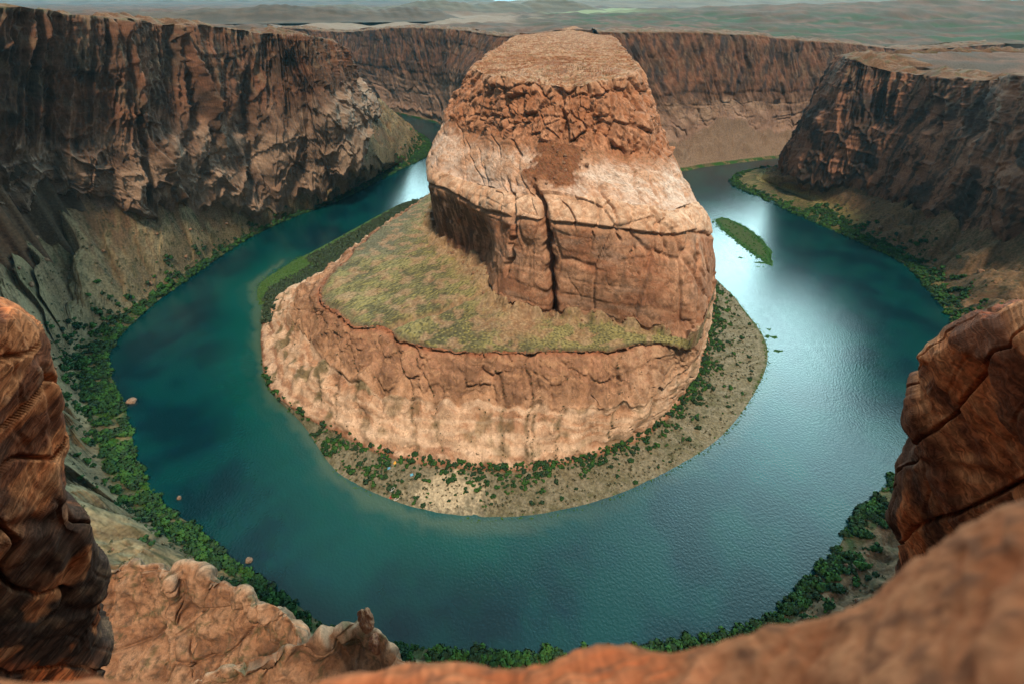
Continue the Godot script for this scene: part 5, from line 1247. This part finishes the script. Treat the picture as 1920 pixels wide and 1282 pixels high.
func near_rocks() -> void:
	# the red buttress at the left edge
	var t1 := Vector3(-0.42, 0.86, 0.28).normalized()
	var g := loft(ROCK_LEFT, 0, ROCK_LEFT[0].size() - 1, 0.085, 2, [8, 12, 20, 56, 76, 40, 14, 10, 10], 56)
	soften(g, 12, 0.3, 8.7)
	var fl := facing(g)
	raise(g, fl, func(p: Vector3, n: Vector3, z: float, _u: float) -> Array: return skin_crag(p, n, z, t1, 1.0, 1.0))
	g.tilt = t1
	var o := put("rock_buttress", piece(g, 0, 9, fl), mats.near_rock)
	tag(o, "rust red rock buttress streaked black below, at the left edge of the view", "rock")
	# and at the right edge
	var t2 := Vector3(0.45, 0.84, 0.3).normalized()
	g = loft(ROCK_RIGHT, 0, ROCK_RIGHT[0].size() - 1, 0.085, 2, [8, 12, 20, 56, 76, 40, 14, 10, 10], 56)
	soften(g, 12, 0.3, 8.7)
	fl = facing(g)
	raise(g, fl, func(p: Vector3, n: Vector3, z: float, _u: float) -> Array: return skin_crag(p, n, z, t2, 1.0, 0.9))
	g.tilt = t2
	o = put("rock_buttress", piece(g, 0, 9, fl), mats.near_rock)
	tag(o, "round topped red rock buttress at the right edge, above the blurred ledge", "rock")
	# the ledge under the lens
	g = loft(LEDGE, 0, LEDGE[0].size() - 1, 0.015, 3, [6, 10, 10, 10, 24, 40, 20, 16, 16])
	soften(g, 10, 1.5, 7.0)
	fl = facing(g)
	raise(g, fl, func(p: Vector3, n: Vector3, z: float, _u: float) -> Array:
		var fn: float = nf.get_noise_3d(p.x / 0.45, p.y / 0.45, p.z / 0.45)
		var fine: float = nf.get_noise_3d(p.x / 0.09, p.y / 0.09, p.z / 0.09)
		var b: float = nz.get_noise_2d((p.y * 1.6 + p.x * 0.25 + 0.10 * fn) / 0.05, 3.0)
		var c := mixc(Color(0.36, 0.088, 0.032), Color(0.48, 0.16, 0.074), 0.5 + fn + 0.3 * b)
		c = mixc(c, Color(0.24, 0.075, 0.036), ss(0.1, 0.5, fine + 0.4 * fn))
		return [n * (fn * 0.038 + fine * 0.004 + b * 0.004), c])
	o = put("rock_ledge", piece(g, 0, 9, fl), mats.ledge_rock)
	tag(o, "blurred orange sandstone ledge in the immediate foreground, running up to the right", "rock")
	# the pale outcrop further down
	var out := base("rock_outcrop")
	tag(out, "pale rounded sandstone outcrop with dark joints below the left buttress", "rock")
	g = loft(OUTCROP, 0, OUTCROP[0].size() - 1, 0.62, 2, [10, 10, 12, 26, 34, 34, 40, 20])
	soften(g, 8, 0.3, 7.5)
	fl = facing(g)
	raise(g, fl, skin_outcrop)
	put("dome", piece(g, 0, 8, fl), mats.mid_rock, out)
	lofts.outcrop = g
	var spur := base("rock_spur")
	tag(spur, "narrow reddish rock spur ending in a small pinnacle above the river", "rock")
	g = loft(SPUR, 0, SPUR[0].size() - 1, 0.5, 2, [10, 10, 12, 26, 34, 34, 40, 20])
	soften(g, 8, 0.3, 7.5)
	fl = facing(g)
	raise(g, fl, skin_outcrop)
	put("ridge", piece(g, 0, 8, fl), mats.mid_rock, spur)
	lofts.spur = g
	put("pinnacle", boulder_mesh(77, Vector3(2.1, 6.6, 2.2), Color(0.40, 0.20, 0.12), Color(0.30, 0.13, 0.08), 40, 0.5), mats.rock, spur, Vector3(-42.8, 153.0, -60.8))
	put("pinnacle", boulder_mesh(78, Vector3(1.9, 5.0, 2.2), Color(0.36, 0.18, 0.11), Color(0.28, 0.12, 0.08), 40, 0.5), mats.rock, spur, Vector3(-40.4, 146.5, -57.6))

func boulder_mesh(sd: int, half: Vector3, a: Color, b: Color, rings := 14, detail := 0.0) -> ArrayMesh:
	var nu := rings * 2
	var p := PackedVector3Array()
	var c := PackedColorArray()
	var off := Vector3(sd * 3.7, sd * 1.3, sd * 5.1)
	for i in nu + 1:
		var ph: float = TAU * (i % nu) / nu
		for j in rings + 1:
			var th: float = PI * j / rings
			var d := Vector3(sin(th) * cos(ph), -cos(th), sin(th) * sin(ph))
			# flattened faces, as broken rock has
			var r: float = 1.0 + 0.28 * cv.get_noise_3dv(d * 1.1 + off) * 0.5 + 0.22 * nf.get_noise_3dv(d * 0.8 + off) + detail * 0.25 * nf.get_noise_3dv(d * 3.0 + off)
			p.append(d * half * r)
			c.append(mixc(a, b, 0.5 + nf.get_noise_3dv(d * 2.0 + off) * 1.5))
	var n := PackedVector3Array()
	for i in nu + 1:
		n.append_array(row_normals(nu + 1, rings + 1, p, i, 1.0))
	for i in nu + 1:
		n[i * (rings + 1)] = Vector3.DOWN
		n[i * (rings + 1) + rings] = Vector3.UP
	for k in rings + 1:
		var m := (n[k] + n[nu * (rings + 1) + k]).normalized()
		n[k] = m
		n[nu * (rings + 1) + k] = m
	var out := 1.0 if n[(rings + 1) * 3 + rings / 2].dot(p[(rings + 1) * 3 + rings / 2]) > 0.0 else -1.0
	if out < 0.0:
		for k in n.size():
			n[k] = -n[k]
	return sheet(nu + 1, rings + 1, p, n, c, out)

# ------------------------------------------------------------------ grass island
func islands() -> void:
	var mid := Vector2.ZERO
	var line := PackedVector2Array()
	for q in ISLAND:
		line.append(Vector2(q[0], q[1]))
		mid += Vector2(q[0], q[1])
	mid /= ISLAND.size()
	var g := flat_island(line)
	var o := put("grass_island", g, mats.ground)
	tag(o, "long low island of green grass in the bright water right of the butte", "island")
	var tuft := bush_mesh(61, 60, Color(0.018, 0.070, 0.016), Color(0.040, 0.125, 0.026), 0.8)
	var seats := []
	var dice := RandomNumberGenerator.new()
	dice.seed = 61
	for i in 520:
		var here := mid + Vector2(dice.randf_range(-55, 55), dice.randf_range(-75, 75))
		var inside := Geometry2D.is_point_in_polygon(here, line)
		var rim := 1e9
		for k in line.size():
			rim = minf(rim, Geometry2D.get_closest_point_to_segment(here, line[k], line[(k + 1) % line.size()]).distance_to(here))
		if (inside and dice.randf() < 0.8) or (not inside and rim < 3.5 and dice.randf() < 0.6):
			var s := dice.randf_range(0.9, 2.6)
			seats.append(Transform3D(Basis.from_euler(Vector3(0, dice.randf() * TAU, 0)).scaled(Vector3(s, s * 0.6, s)), Vector3(here.x, 0.1 if not inside else 0.5, here.y)))
	var reeds := MultiMesh.new()
	reeds.transform_format = MultiMesh.TRANSFORM_3D
	reeds.mesh = tuft
	reeds.instance_count = seats.size()
	for i in seats.size():
		reeds.set_instance_transform(i, seats[i])
	var ro := MultiMeshInstance3D.new()
	ro.multimesh = reeds
	ro.material_override = mats.leaf
	ro.name = "island_reeds"
	add_child(ro)
	tag(ro, "green reeds growing over the long island", "", "", "stuff")
	var at := [[288, -417, 7.0, 3.0], [290, -432, 5.0, 2.0], [283, -391, 5.0, 2.5], [352, -596, 8.0, 2.5], [362, -604, 6.0, 2.0], [345, -584, 7.0, 2.0], [333, -612, 5.0, 2.0]]
	var rng := RandomNumberGenerator.new()
	rng.seed = 8
	for k in at:
		var l := PackedVector2Array()
		for i in 10:
			var a: float = TAU * i / 10.0
			l.append(Vector2(k[0] + cos(a) * k[2] * rng.randf_range(0.7, 1.1), k[1] + sin(a) * k[3] * rng.randf_range(0.7, 1.1)))
		var m := put("grass_islet", flat_island(l), mats.ground)
		tag(m, "tiny grass islet awash beside the butte's gravel bar" if k[0] < 300 else "tiny grass islet off the tail of the long green island", "islet", "islets by the gravel bar" if k[0] < 300 else "islets off the island")

func flat_island(line: PackedVector2Array) -> ArrayMesh:
	var lo := line[0]
	var hi := line[0]
	for q in line:
		lo = lo.min(q)
		hi = hi.max(q)
	lo -= Vector2.ONE * 5.0
	hi += Vector2.ONE * 5.0
	var step: float = 0.8
	var nu := int((hi.x - lo.x) / step) + 1
	var nv := int((hi.y - lo.y) / step) + 1
	var p := PackedVector3Array()
	var c := PackedColorArray()
	var ring := line.duplicate()
	ring.append(line[0])
	for i in nu:
		for j in nv:
			var q := lo + Vector2(i, j) * step
			var d := 1e9
			for k in ring.size() - 1:
				d = minf(d, Geometry2D.get_closest_point_to_segment(q, ring[k], ring[k + 1]).distance_to(q))
			if not Geometry2D.is_point_in_polygon(q, line):
				d = -d
			d += 3.4 * nf.get_noise_2d(q.x / 11.0, q.y / 11.0) + 2.2 * nf.get_noise_2d(q.x / 3.5, q.y / 3.5) - 0.3
			var y: float = clampf(d * 0.25, -0.8, 0.8) + 0.25 * nf.get_noise_2d(q.x / 2.0, q.y / 2.0)
			p.append(Vector3(q.x, y, q.y))
			var col := mixc(Color(0.020, 0.070, 0.018), Color(0.045, 0.13, 0.028), 0.5 + nf.get_noise_2d(q.x / 6.0, q.y / 6.0) * 1.5)
			col = mixc(col, Color(0.10, 0.10, 0.05), ss(6.0, 11.0, d) * 0.5)
			c.append(col)
	var n := PackedVector3Array()
	for i in nu:
		n.append_array(row_normals(nu, nv, p, i, -1.0))
	return sheet(nu, nv, p, n, c, -1.0)

# ------------------------------------------------------------------ plants
func bush_mesh(sd: int, leaves: int, a: Color, b: Color, tall: float) -> ArrayMesh:
	# a rounded shrub, unit radius: leaf sprays gathered into clumps
	var rng := RandomNumberGenerator.new()
	rng.seed = sd
	var clumps := []
	for k in 7:
		var an := rng.randf() * TAU
		var r := sqrt(rng.randf()) * 0.62
		clumps.append([Vector3(cos(an) * r, tall * rng.randf_range(0.25, 0.72), sin(an) * r), rng.randf_range(0.30, 0.5), rng.randf()])
	var p := PackedVector3Array()
	var n := PackedVector3Array()
	var c := PackedColorArray()
	for i in leaves:
		var k: Array = clumps[i % 7]
		var d := Vector3(rng.randf_range(-1, 1), rng.randf_range(-0.7, 1), rng.randf_range(-1, 1)).normalized()
		var at: Vector3 = k[0] + d * k[1] * rng.randf_range(0.6, 1.0)
		var u := d.cross(Vector3(rng.randf_range(-1, 1), rng.randf_range(-1, 1), rng.randf_range(-1, 1))).normalized()
		var v := (d + u.cross(d) * 1.5).normalized()
		var s := rng.randf_range(0.13, 0.24)
		var q := [at - u * s, at + v * s * 1.3, at + u * s, at - v * s * 0.8]
		var col := mixc(a, b, k[2] * 0.6 + rng.randf() * 0.5)
		var nn := (d * 0.8 + Vector3.UP * 0.4).normalized()
		var geo: Vector3 = (q[2] - q[0]).cross(q[1] - q[0])
		for t in ([0, 1, 2, 0, 2, 3] if geo.dot(nn) > 0.0 else [0, 2, 1, 0, 3, 2]):
			p.append(q[t])
			n.append(nn)
			c.append(col)
	var arr := []
	arr.resize(Mesh.ARRAY_MAX)
	arr[Mesh.ARRAY_VERTEX] = p
	arr[Mesh.ARRAY_NORMAL] = n
	arr[Mesh.ARRAY_COLOR] = c
	var mesh := ArrayMesh.new()
	mesh.add_surface_from_arrays(Mesh.PRIMITIVE_TRIANGLES, arr)
	return mesh

func in_view(p: Vector3) -> bool:
	var q := p - EYE
	var a := deg_to_rad(PITCH)
	var d: float = -q.y * sin(a) - q.z * cos(a)
	if d < 1.0:
		return false
	var up: float = q.y * cos(a) - q.z * sin(a)
	return absf(q.x) / d < 1.10 and absf(up) / d < 0.735

# picks points of a loft: where(p, z, u) gives the chance of a plant at that point, per square metre
func scatter(g: Dictionary, z0: float, z1: float, sd: int, where: Callable) -> PackedVector3Array:
	var rng := RandomNumberGenerator.new()
	rng.seed = sd
	var nv: int = g.nv
	var p: PackedVector3Array = g.p
	var out := PackedVector3Array()
	for i in range(0, g.nu - 1):
		for j in nv - 1:
			var z: float = g.z[j]
			if z < z0 or z >= z1:
				continue
			var a := p[i * nv + j]
			var b := p[i * nv + j + 1]
			var d := p[(i + 1) * nv + j]
			var area: float = (b - a).cross(d - a).length()
			var chance: float = where.call(a, z, g.u[i])
			var want: float = chance * area
			while want > 0.0:
				if rng.randf() < want:
					out.append(a + (b - a) * rng.randf() + (d - a) * rng.randf())
				want -= 1.0
	return out

# a label that says which one: its size among its kind and the nearest landmark
const MARKS := [[-220, -1290, "below the far left headland"], [-240, -1060, "on the far left spit"], [-315, -865, "across from the butte's back"], [-380, -760, "where the left cliff meets the water"], [-425, -650, "under the great slanting ridge of the left cliff"],
	[-440, -540, "below the striped sand fans"], [-450, -440, "at the river's leftmost bulge"], [-430, -360, "opposite the butte's rounded nose"], [-360, -310, "beside the tufted boulder"], [-310, -250, "on the bright green point"], [-240, -190, "below the bare sand slope"], [-170, -150, "above the lone grey boulder"], [-110, -125, "above the pale outcrop"], [-50, -112, "behind the rock pinnacle"],
	[20, -108, "at the bottom middle of the river"], [90, -112, "where the blurred ledge meets the river"], [150, -130, "in the lower right thicket"], [200, -160, "at the bulge of the near right bank"], [250, -205, "beside the right buttress"], [300, -235, "half behind the right buttress"], [420, -340, "hidden bend right of the buttress"],
	[520, -455, "above the right buttress"], [545, -540, "at the dark right shore"], [555, -610, "at the mouth of the right side gully"], [530, -700, "across from the tail of the island"], [495, -780, "across from the head of the island"], [465, -870, "on the straight part of the right shore"], [440, -940, "on the rounded right point"], [500, -1000, "behind the rounded right point"],
	[-150, -290, "on the lower left flat"], [-125, -250, "above the camp clearing"], [-90, -215, "by the camp's landing"], [-50, -240, "under the middle of the lower slope"], [0, -235, "under the front of the lower slope"], [60, -245, "right of the lower slope's front"], [110, -268, "at the lower slope's right corner"], [150, -305, "under the right end of the lower slope"], [185, -345, "at the right corner of the rock"], [205, -395, "below the butte's right edge"], [245, -480, "behind the butte's right edge"], [30, -410, "near the middle"], [70, -400, "near the right side"], [10, -380, "near the left side"]]

func whereabouts(label: String, p: Vector3, size: float) -> String:
	var best := 1e12
	var words := ""
	for m in MARKS:
		var d: float = (p.x - m[0]) * (p.x - m[0]) + (p.z - m[1]) * (p.z - m[1])
		if d < best:
			best = d
			words = m[2]
	return "%s %s, %s" % ["big" if size > 0.8 else "middling" if size > 0.6 else "small", label, words]

func grow(spots: PackedVector3Array, meshes: Array, lo: float, hi: float, sd: int, called: String, label: String, group: String, single: int, mass: String, mass_label: String) -> void:
	var rng := RandomNumberGenerator.new()
	rng.seed = sd
	var all := []
	for q in spots:
		var s := lerpf(lo, hi, pow(rng.randf(), 2.2))
		var t := Transform3D(Basis.from_euler(Vector3(0, rng.randf() * TAU, 0)).scaled(Vector3(s, s * rng.randf_range(0.8, 1.15), s)), q - Vector3(0, 0.15 * s, 0))
		var seen: float = s / q.distance_to(EYE) if in_view(q) else 0.0
		all.append([seen, t, rng.randi() % meshes.size()])
	all.sort_custom(func(a: Array, b: Array) -> bool: return a[0] > b[0])
	var k := 0
	while k < all.size() and k < single and all[k][0] > 0.0:
		var o := put(called, meshes[all[k][2]], mats.leaf)
		o.transform = all[k][1]
		if called == "willow_shrub":
			var third: int = clampi(int((o.position.z + 800.0) / 95.0), 0, 3)
			tag(o, "%s %s in the strip left of the butte, %s" % ["big" if all[k][1].basis.get_scale().x > 0.75 * hi else "small", label, ["at its far end", "beside the terrace's back", "halfway along", "by the green tongue"][third]], "shrub", group)
		else:
			tag(o, whereabouts(label, o.position, all[k][1].basis.get_scale().x / hi), "shrub", group)
		k += 1
	for m in meshes.size():
		var rest := []
		for i in range(k, all.size()):
			if all[i][2] == m:
				rest.append(all[i][1])
		if rest.is_empty():
			continue
		var mm := MultiMesh.new()
		mm.transform_format = MultiMesh.TRANSFORM_3D
		mm.mesh = meshes[m]
		mm.instance_count = rest.size()
		for i in rest.size():
			mm.set_instance_transform(i, rest[i])
		var o := MultiMeshInstance3D.new()
		o.multimesh = mm
		o.material_override = mats.leaf
		o.name = numbered(mass)
		add_child(o)
		tag(o, mass_label, "", "", "stuff")

func vegetation() -> void:
	var dark := [bush_mesh(1, 170, Color(0.014, 0.042, 0.019), Color(0.030, 0.076, 0.028), 1.2), bush_mesh(2, 170, Color(0.016, 0.040, 0.024), Color(0.036, 0.068, 0.034), 1.0), bush_mesh(3, 170, Color(0.022, 0.064, 0.020), Color(0.042, 0.110, 0.028), 1.1)]
	var grey := [bush_mesh(4, 90, Color(0.040, 0.060, 0.042), Color(0.070, 0.092, 0.060), 1.0), bush_mesh(5, 90, Color(0.032, 0.056, 0.036), Color(0.055, 0.078, 0.048), 1.0)]
	var green := [bush_mesh(6, 90, Color(0.040, 0.095, 0.018), Color(0.060, 0.14, 0.028), 0.7)]
	var dry := [bush_mesh(7, 40, Color(0.055, 0.060, 0.035), Color(0.09, 0.088, 0.05), 0.9), bush_mesh(8, 40, Color(0.035, 0.050, 0.030), Color(0.06, 0.07, 0.04), 0.9)]
	# the thickets along the outer banks
	var names := {"canyon_wall_left": "left bank", "canyon_wall_near": "near bank", "canyon_wall_right": "right bank"}
	for k in names:
		var spots := scatter(lofts[k], 1.0, 2.3, 20, func(p: Vector3, z: float, u: float) -> float:
			var c: float = nf.get_noise_2d(p.x / 26.0, p.z / 26.0)
			var h: float = ss(1.02, 1.15, z) * ss(2.25, 1.75, z + 0.9 * c)
			if u > 26.0 and u < 30.0:
				h *= ss(1.45, 1.15, z + 0.3 * c)
			return 0.34 * h * ss(-0.38, 0.1, c))
		grow(spots, dark, 0.8, 5.2, 3, "riverside_shrub", "dark green shrub on the %s" % names[k], "shrubs along the %s" % names[k], 110, "riverside_thicket", "dark green thicket along the %s" % names[k])
		var low := scatter(lofts[k], 1.0, 2.0, 21, func(p: Vector3, z: float, u: float) -> float:
			return 0.16 * ss(1.0, 1.06, z) * ss(1.95, 1.6, z) * ss(-0.05, 0.2, nf.get_noise_2d(p.x / 34.0 + 9.0, p.z / 34.0)) * (1.0 if u > 9.0 and u < 13.0 else ss(1.5, 1.2, z)))
		grow(low, green, 1.0, 2.2, 4, "reed_clump", "", "", 0, "bank_reeds", "bright green reeds at the water's edge, %s" % names[k])
		var scrub := scatter(lofts[k], 1.6, 3.02, 22, func(p: Vector3, z: float, u: float) -> float:
			var c: float = nf.get_noise_2d(p.x / 30.0, p.z / 30.0)
			return 0.016 * ss(-0.4, 0.3, c))
		grow(scrub, dry, 0.7, 2.4, 5, "desert_scrub", "", "", 0, "desert_scrub", "thin desert scrub on the slope above the %s" % names[k])
	# the butte: dark strip on its left bank, foot of the rock, open scrub on the gravel bar and terrace
	var strip := scatter(lofts.butte, 1.0, 2.6, 30, func(p: Vector3, z: float, u: float) -> float:
		if u > 7.3:
			return 0.0
		return 0.10 * ss(1.2, 1.35, z) * ss(2.35, 2.1, z) * (1.0 if u < 4.6 else ss(1.5, 1.62, z)))
	grow(strip, grey, 1.8, 4.0, 6, "willow_shrub", "grey green shrub", "shrubs in the strip left of the butte", 60, "willow_thicket", "dense grey green thicket on the left shore of the butte")
	var tongue := scatter(lofts.butte, 1.0, 1.6, 37, func(p: Vector3, z: float, u: float) -> float:
		return 0.10 * ss(1.02, 1.1, z) if u > 4.6 and u < 7.0 else 0.0)
	grow(tongue, green, 0.7, 1.6, 13, "reed_clump", "", "", 0, "green_tongue_reeds", "bright green reeds on the tongue of land left of the butte")
	var foot := scatter(lofts.butte, 1.0, 2.08, 31, func(p: Vector3, z: float, u: float) -> float:
		if u < 8.3 or u > 21.5:
			return 0.0
		var c: float = nf.get_noise_2d(p.x / 22.0, p.z / 22.0)
		var west: float = ss(13.2, 12.0, u)
		var h: float = 0.12 * ss(-0.2, 0.15, c) * west * ss(1.15, 1.3, z)
		h += (0.14 * ss(1.62, 1.95, z + 0.35 * c) + 0.018 * ss(1.15, 1.3, z) * ss(0.0, 0.25, c)) * (1.0 - west)
		return h)
	grow(foot, dark, 1.2, 3.4, 7, "shrub", "dark green shrub at the butte's foot", "shrubs at the foot of the butte", 110, "shrub_mass", "dark shrubs along the foot of the butte")
	var bar := scatter(lofts.butte, 1.15, 2.0, 32, func(p: Vector3, z: float, u: float) -> float:
		if u < 8.3 or u > 22.0:
			return 0.0
		return 0.10 * ss(-0.25, 0.3, nf.get_noise_2d(p.x / 16.0, p.z / 16.0)))
	grow(bar, dry, 0.6, 1.9, 8, "desert_scrub", "", "", 0, "gravel_bar_scrub", "low scrub dotted over the gravel bar below the butte")
	var edge := scatter(lofts.butte, 0.97, 1.2, 33, func(p: Vector3, z: float, u: float) -> float:
		if u < 8.0 or (u > 12.0 and u < 13.4):
			return 0.0
		return 0.16 * ss(0.98, 1.02, z) * ss(1.16, 1.06, z))
	grow(edge, green, 0.7, 1.5, 9, "reed_clump", "", "", 0, "gravel_bar_reeds", "green reeds fringing the gravel bar")
	var terrace := scatter(lofts.butte, 4.02, 4.97, 34, func(p: Vector3, z: float, u: float) -> float:
		var c: float = nf.get_noise_2d(p.x / 34.0, p.z / 34.0)
		return 0.035 * ss(-0.35, 0.3, c))
	grow(terrace, dry, 0.35, 0.95, 10, "desert_scrub", "", "", 0, "terrace_scrub", "sparse scrub on the olive terrace below the butte's wall")
	var joints := scatter(lofts.butte, 2.05, 3.9, 35, func(p: Vector3, z: float, u: float) -> float:
		var wob: float = 3.0 * nz.get_noise_2d(p.y / 22.0, 5.0) + 1.2 * nz.get_noise_2d(p.y / 6.0, 15.0)
		var k := 0.0
		for q in LOW_CRACKS:
			k = maxf(k, crack(p, q, wob))
		return 0.10 * ss(0.3, 0.8, k) + 0.008 * ss(0.0, 0.4, nf.get_noise_3d(p.x / 20.0, p.y / 20.0, p.z / 20.0)))
	grow(joints, dry, 0.6, 1.5, 11, "desert_scrub", "", "", 0, "joint_scrub", "scrub rooted in the upright joints of the lower slope")
	for k in ["outcrop", "spur"]:
		var tufts := scatter(lofts[k], 2.1, 7.0, 36, func(p: Vector3, z: float, u: float) -> float:
			var q := Vector3((p.x + p.z * 0.5) / 15.0, p.y / 27.0, p.z / 15.0)
			return 0.05 * ss(0.12, 0.02, cd.get_noise_3dv(q) + 1.0))
		grow(tufts, dry, 0.25, 0.6, 12, "desert_scrub", "", "", 0, "crevice_scrub", "small tufts in the cracks of the pale %s" % k)

# ------------------------------------------------------------------ boulders, camp
func small_things() -> void:
	var rock_a := Color(0.36, 0.21, 0.14)
	var rock_b := Color(0.25, 0.14, 0.09)
	var wet := [["pale boulder with a green tuft standing in the dark water off the left bank", Vector3(-353, 0.8, -314), Vector3(4.2, 2.8, 3.4)],
		["smaller boulder between the tufted boulder and the left bank", Vector3(-366, 0.2, -314), Vector3(2.2, 1.4, 1.9)],
		["round grey boulder alone in the near water, above the pale outcrop", Vector3(-175, 0.5, -162), Vector3(2.2, 2.2, 2.1)],
		["dark upright boulder at the water's edge near the sand slope", Vector3(-249, 0.3, -210), Vector3(1.6, 1.9, 1.5)],
		["low boulder at the edge of the green left bank", Vector3(-357, 0.1, -296), Vector3(2.0, 1.0, 1.6)]]
	for k in wet.size():
		var o := put("boulder", boulder_mesh(101 + k, wet[k][2], Color(0.36, 0.25, 0.19), Color(0.24, 0.16, 0.12), 20, 0.4), mats.rock, null, wet[k][1])
		tag(o, wet[k][0], "boulder")
	var kinds := [boulder_mesh(1, Vector3(1, 0.7, 0.9), rock_a, rock_b), boulder_mesh(2, Vector3(1.1, 0.8, 0.8), rock_a, rock_b), boulder_mesh(3, Vector3(0.9, 0.75, 1.1), rock_a, rock_b)]
	var places := [["canyon_wall_left", 1.6, 2.9, 0.0011, 120, 0.9, 3.2, "reddish boulder on the left slopes", "boulders on the left slopes"],
		["canyon_wall_near", 1.4, 2.6, 0.0014, 60, 0.6, 2.0, "reddish boulder on the near bank", "boulders on the near bank"],
		["canyon_wall_right", 1.8, 2.95, 0.0016, 140, 0.9, 3.6, "brown boulder on the right slopes", "boulders on the right slopes"],
		["butte", 7.05, 7.9, 0.010, 60, 0.6, 1.8, "red boulder in the butte's rubble cone", "boulders on the butte's bench"]]
	for k in places:
		var rng := RandomNumberGenerator.new()
		rng.seed = 50
		var spots := scatter(lofts[k[0]], k[1], k[2], 51, func(p: Vector3, z: float, u: float) -> float:
			if not in_view(p):
				return 0.0
			return k[3] * (1.0 if k[0] != "butte" else scree(p)))
		var most: int = k[4]
		var stride: float = maxf(1.0, spots.size() / float(most))
		var i := 0.0
		while int(i) < spots.size():
			var s: float = lerpf(k[5], k[6], pow(rng.randf(), 2.5))
			var o := put("boulder", kinds[rng.randi() % 3], mats.rock)
			o.transform = Transform3D(Basis.from_euler(Vector3(rng.randf_range(-0.3, 0.3), rng.randf() * TAU, rng.randf_range(-0.3, 0.3))).scaled(Vector3.ONE * s), spots[int(i)] + Vector3(0, 0.25 * s, 0))
			tag(o, whereabouts(k[7], o.position, s / k[6]), "boulder", k[8])
			i += stride
	var foot := scatter(lofts.butte, 4.86, 4.99, 53, func(p: Vector3, z: float, u: float) -> float:
		return 0.03 * ss(-0.2, 0.3, nf.get_noise_2d(p.x / 20.0, p.z / 20.0)) if u > 6.0 and u < 17.0 else 0.0)
	var dice := RandomNumberGenerator.new()
	dice.seed = 54
	for q in foot.slice(0, 90):
		var s: float = lerpf(0.5, 2.0, pow(dice.randf(), 2.0))
		var o := put("boulder", kinds[dice.randi() % 3], mats.rock)
		o.transform = Transform3D(Basis.from_euler(Vector3(dice.randf_range(-0.3, 0.3), dice.randf() * TAU, 0)).scaled(Vector3.ONE * s), q + Vector3(0, 0.2 * s, 0))
		tag(o, "%s fallen block at the foot of the butte's main wall, on the terrace" % ("big" if s > 1.2 else "small"), "boulder", "blocks fallen from the butte's wall")
	camp()

func ground_at(g: Dictionary, x: float, z: float) -> float:
	var best := 1e9
	var y := 0.0
	for q in g.p:
		var d: float = (q.x - x) * (q.x - x) + (q.z - z) * (q.z - z)
		if d < best:
			best = d
			y = q.y
	return y

func camp() -> void:
	var g: Dictionary = lofts.butte
	var tents := [[-97.0, -235.0, Color(0.10, 0.25, 0.42), "blue tent pitched in the clearing on the butte's left flat"], [-93.0, -239.5, Color(0.60, 0.32, 0.06), "orange tent in the clearing beside the blue one"], [-78.0, -229.0, Color(0.10, 0.32, 0.50), "blue tent on the pale sand near the shore path"]]
	for k in tents:
		var o := base("tent", Vector3(k[0], ground_at(g, k[0], k[1]), k[1]))
		o.rotation.y = k[0]
		tag(o, k[3], "tent")
		var p := PackedVector3Array([Vector3(-1.3, 0, 1.1), Vector3(1.3, 0, 1.1), Vector3(0.9, 1.3, 0), Vector3(-0.9, 1.3, 0), Vector3(-1.3, 0, -1.1), Vector3(1.3, 0, -1.1)])
		var st := SurfaceTool.new()
		st.begin(Mesh.PRIMITIVE_TRIANGLES)
		for t in [0, 3, 2, 0, 2, 1, 5, 2, 3, 5, 3, 4, 0, 4, 3, 1, 2, 5]:
			st.add_vertex(p[t])
		st.generate_normals()
		put("flysheet", st.commit(), plain(k[2], 0.7), o)
		var door := SurfaceTool.new()
		door.begin(Mesh.PRIMITIVE_TRIANGLES)
		for t in [Vector3(1.33, 0.05, -0.35), Vector3(1.02, 1.0, 0.0), Vector3(1.33, 0.05, 0.35)]:
			door.add_vertex(t)
		door.generate_normals()
		put("door", door.commit(), plain(Color(0.03, 0.03, 0.035)), o)
	var boats := [[-91.0, -217.0, 0.9, Color(0.42, 0.44, 0.45), "grey raft drawn up on the sand by the shore path"], [-89.5, -211.5, 0.6, Color(0.50, 0.05, 0.03), "red raft at the water's edge below the grey raft"], [-86.0, -209.5, 0.7, Color(0.55, 0.52, 0.48), "white raft beside the red raft"]]
	for k in boats:
		var o := base("raft", Vector3(k[0], ground_at(g, k[0], k[1]) + 0.25, k[1]))
		o.rotation.y = k[2]
		tag(o, k[4], "raft")
		var tube := SurfaceTool.new()
		tube.begin(Mesh.PRIMITIVE_TRIANGLES)
		var ring := []
		for i in 17:
			var a: float = TAU * i / 16.0
			ring.append(Vector3(signf(cos(a)) * pow(absf(cos(a)), 0.6) * 2.3, 0.12 * pow(absf(cos(a)), 4.0), signf(sin(a)) * pow(absf(sin(a)), 0.8) * 0.9))
		for i in 16:
			for j in 6:
				var q := []
				for e in [[0, 0], [1, 0], [1, 1], [0, 1]]:
					var m: Vector3 = ring[i + e[0]]
					var b: float = TAU * (j + e[1]) / 6.0
					var r := Vector3(m.x, 0, m.z).normalized()
					q.append(m + r * cos(b) * 0.26 + Vector3.UP * sin(b) * 0.26)
				for t in [0, 2, 1, 0, 3, 2]:
					tube.add_vertex(q[t])
		tube.generate_normals()
		put("tube", tube.commit(), plain(k[3], 0.5), o)
		var fl := BoxMesh.new()
		fl.size = Vector3(3.9, 0.06, 1.5)
		put("floor", fl, plain(Color(0.06, 0.06, 0.07)), o, Vector3(0, -0.08, 0))
		for x in [-0.9, 0.7]:
			var th := CylinderMesh.new()
			th.top_radius = 0.17
			th.bottom_radius = 0.17
			th.height = 1.5
			var s := put("thwart", th, plain(k[3], 0.5), o, Vector3(x, 0.1, 0))
			s.rotation.x = PI / 2
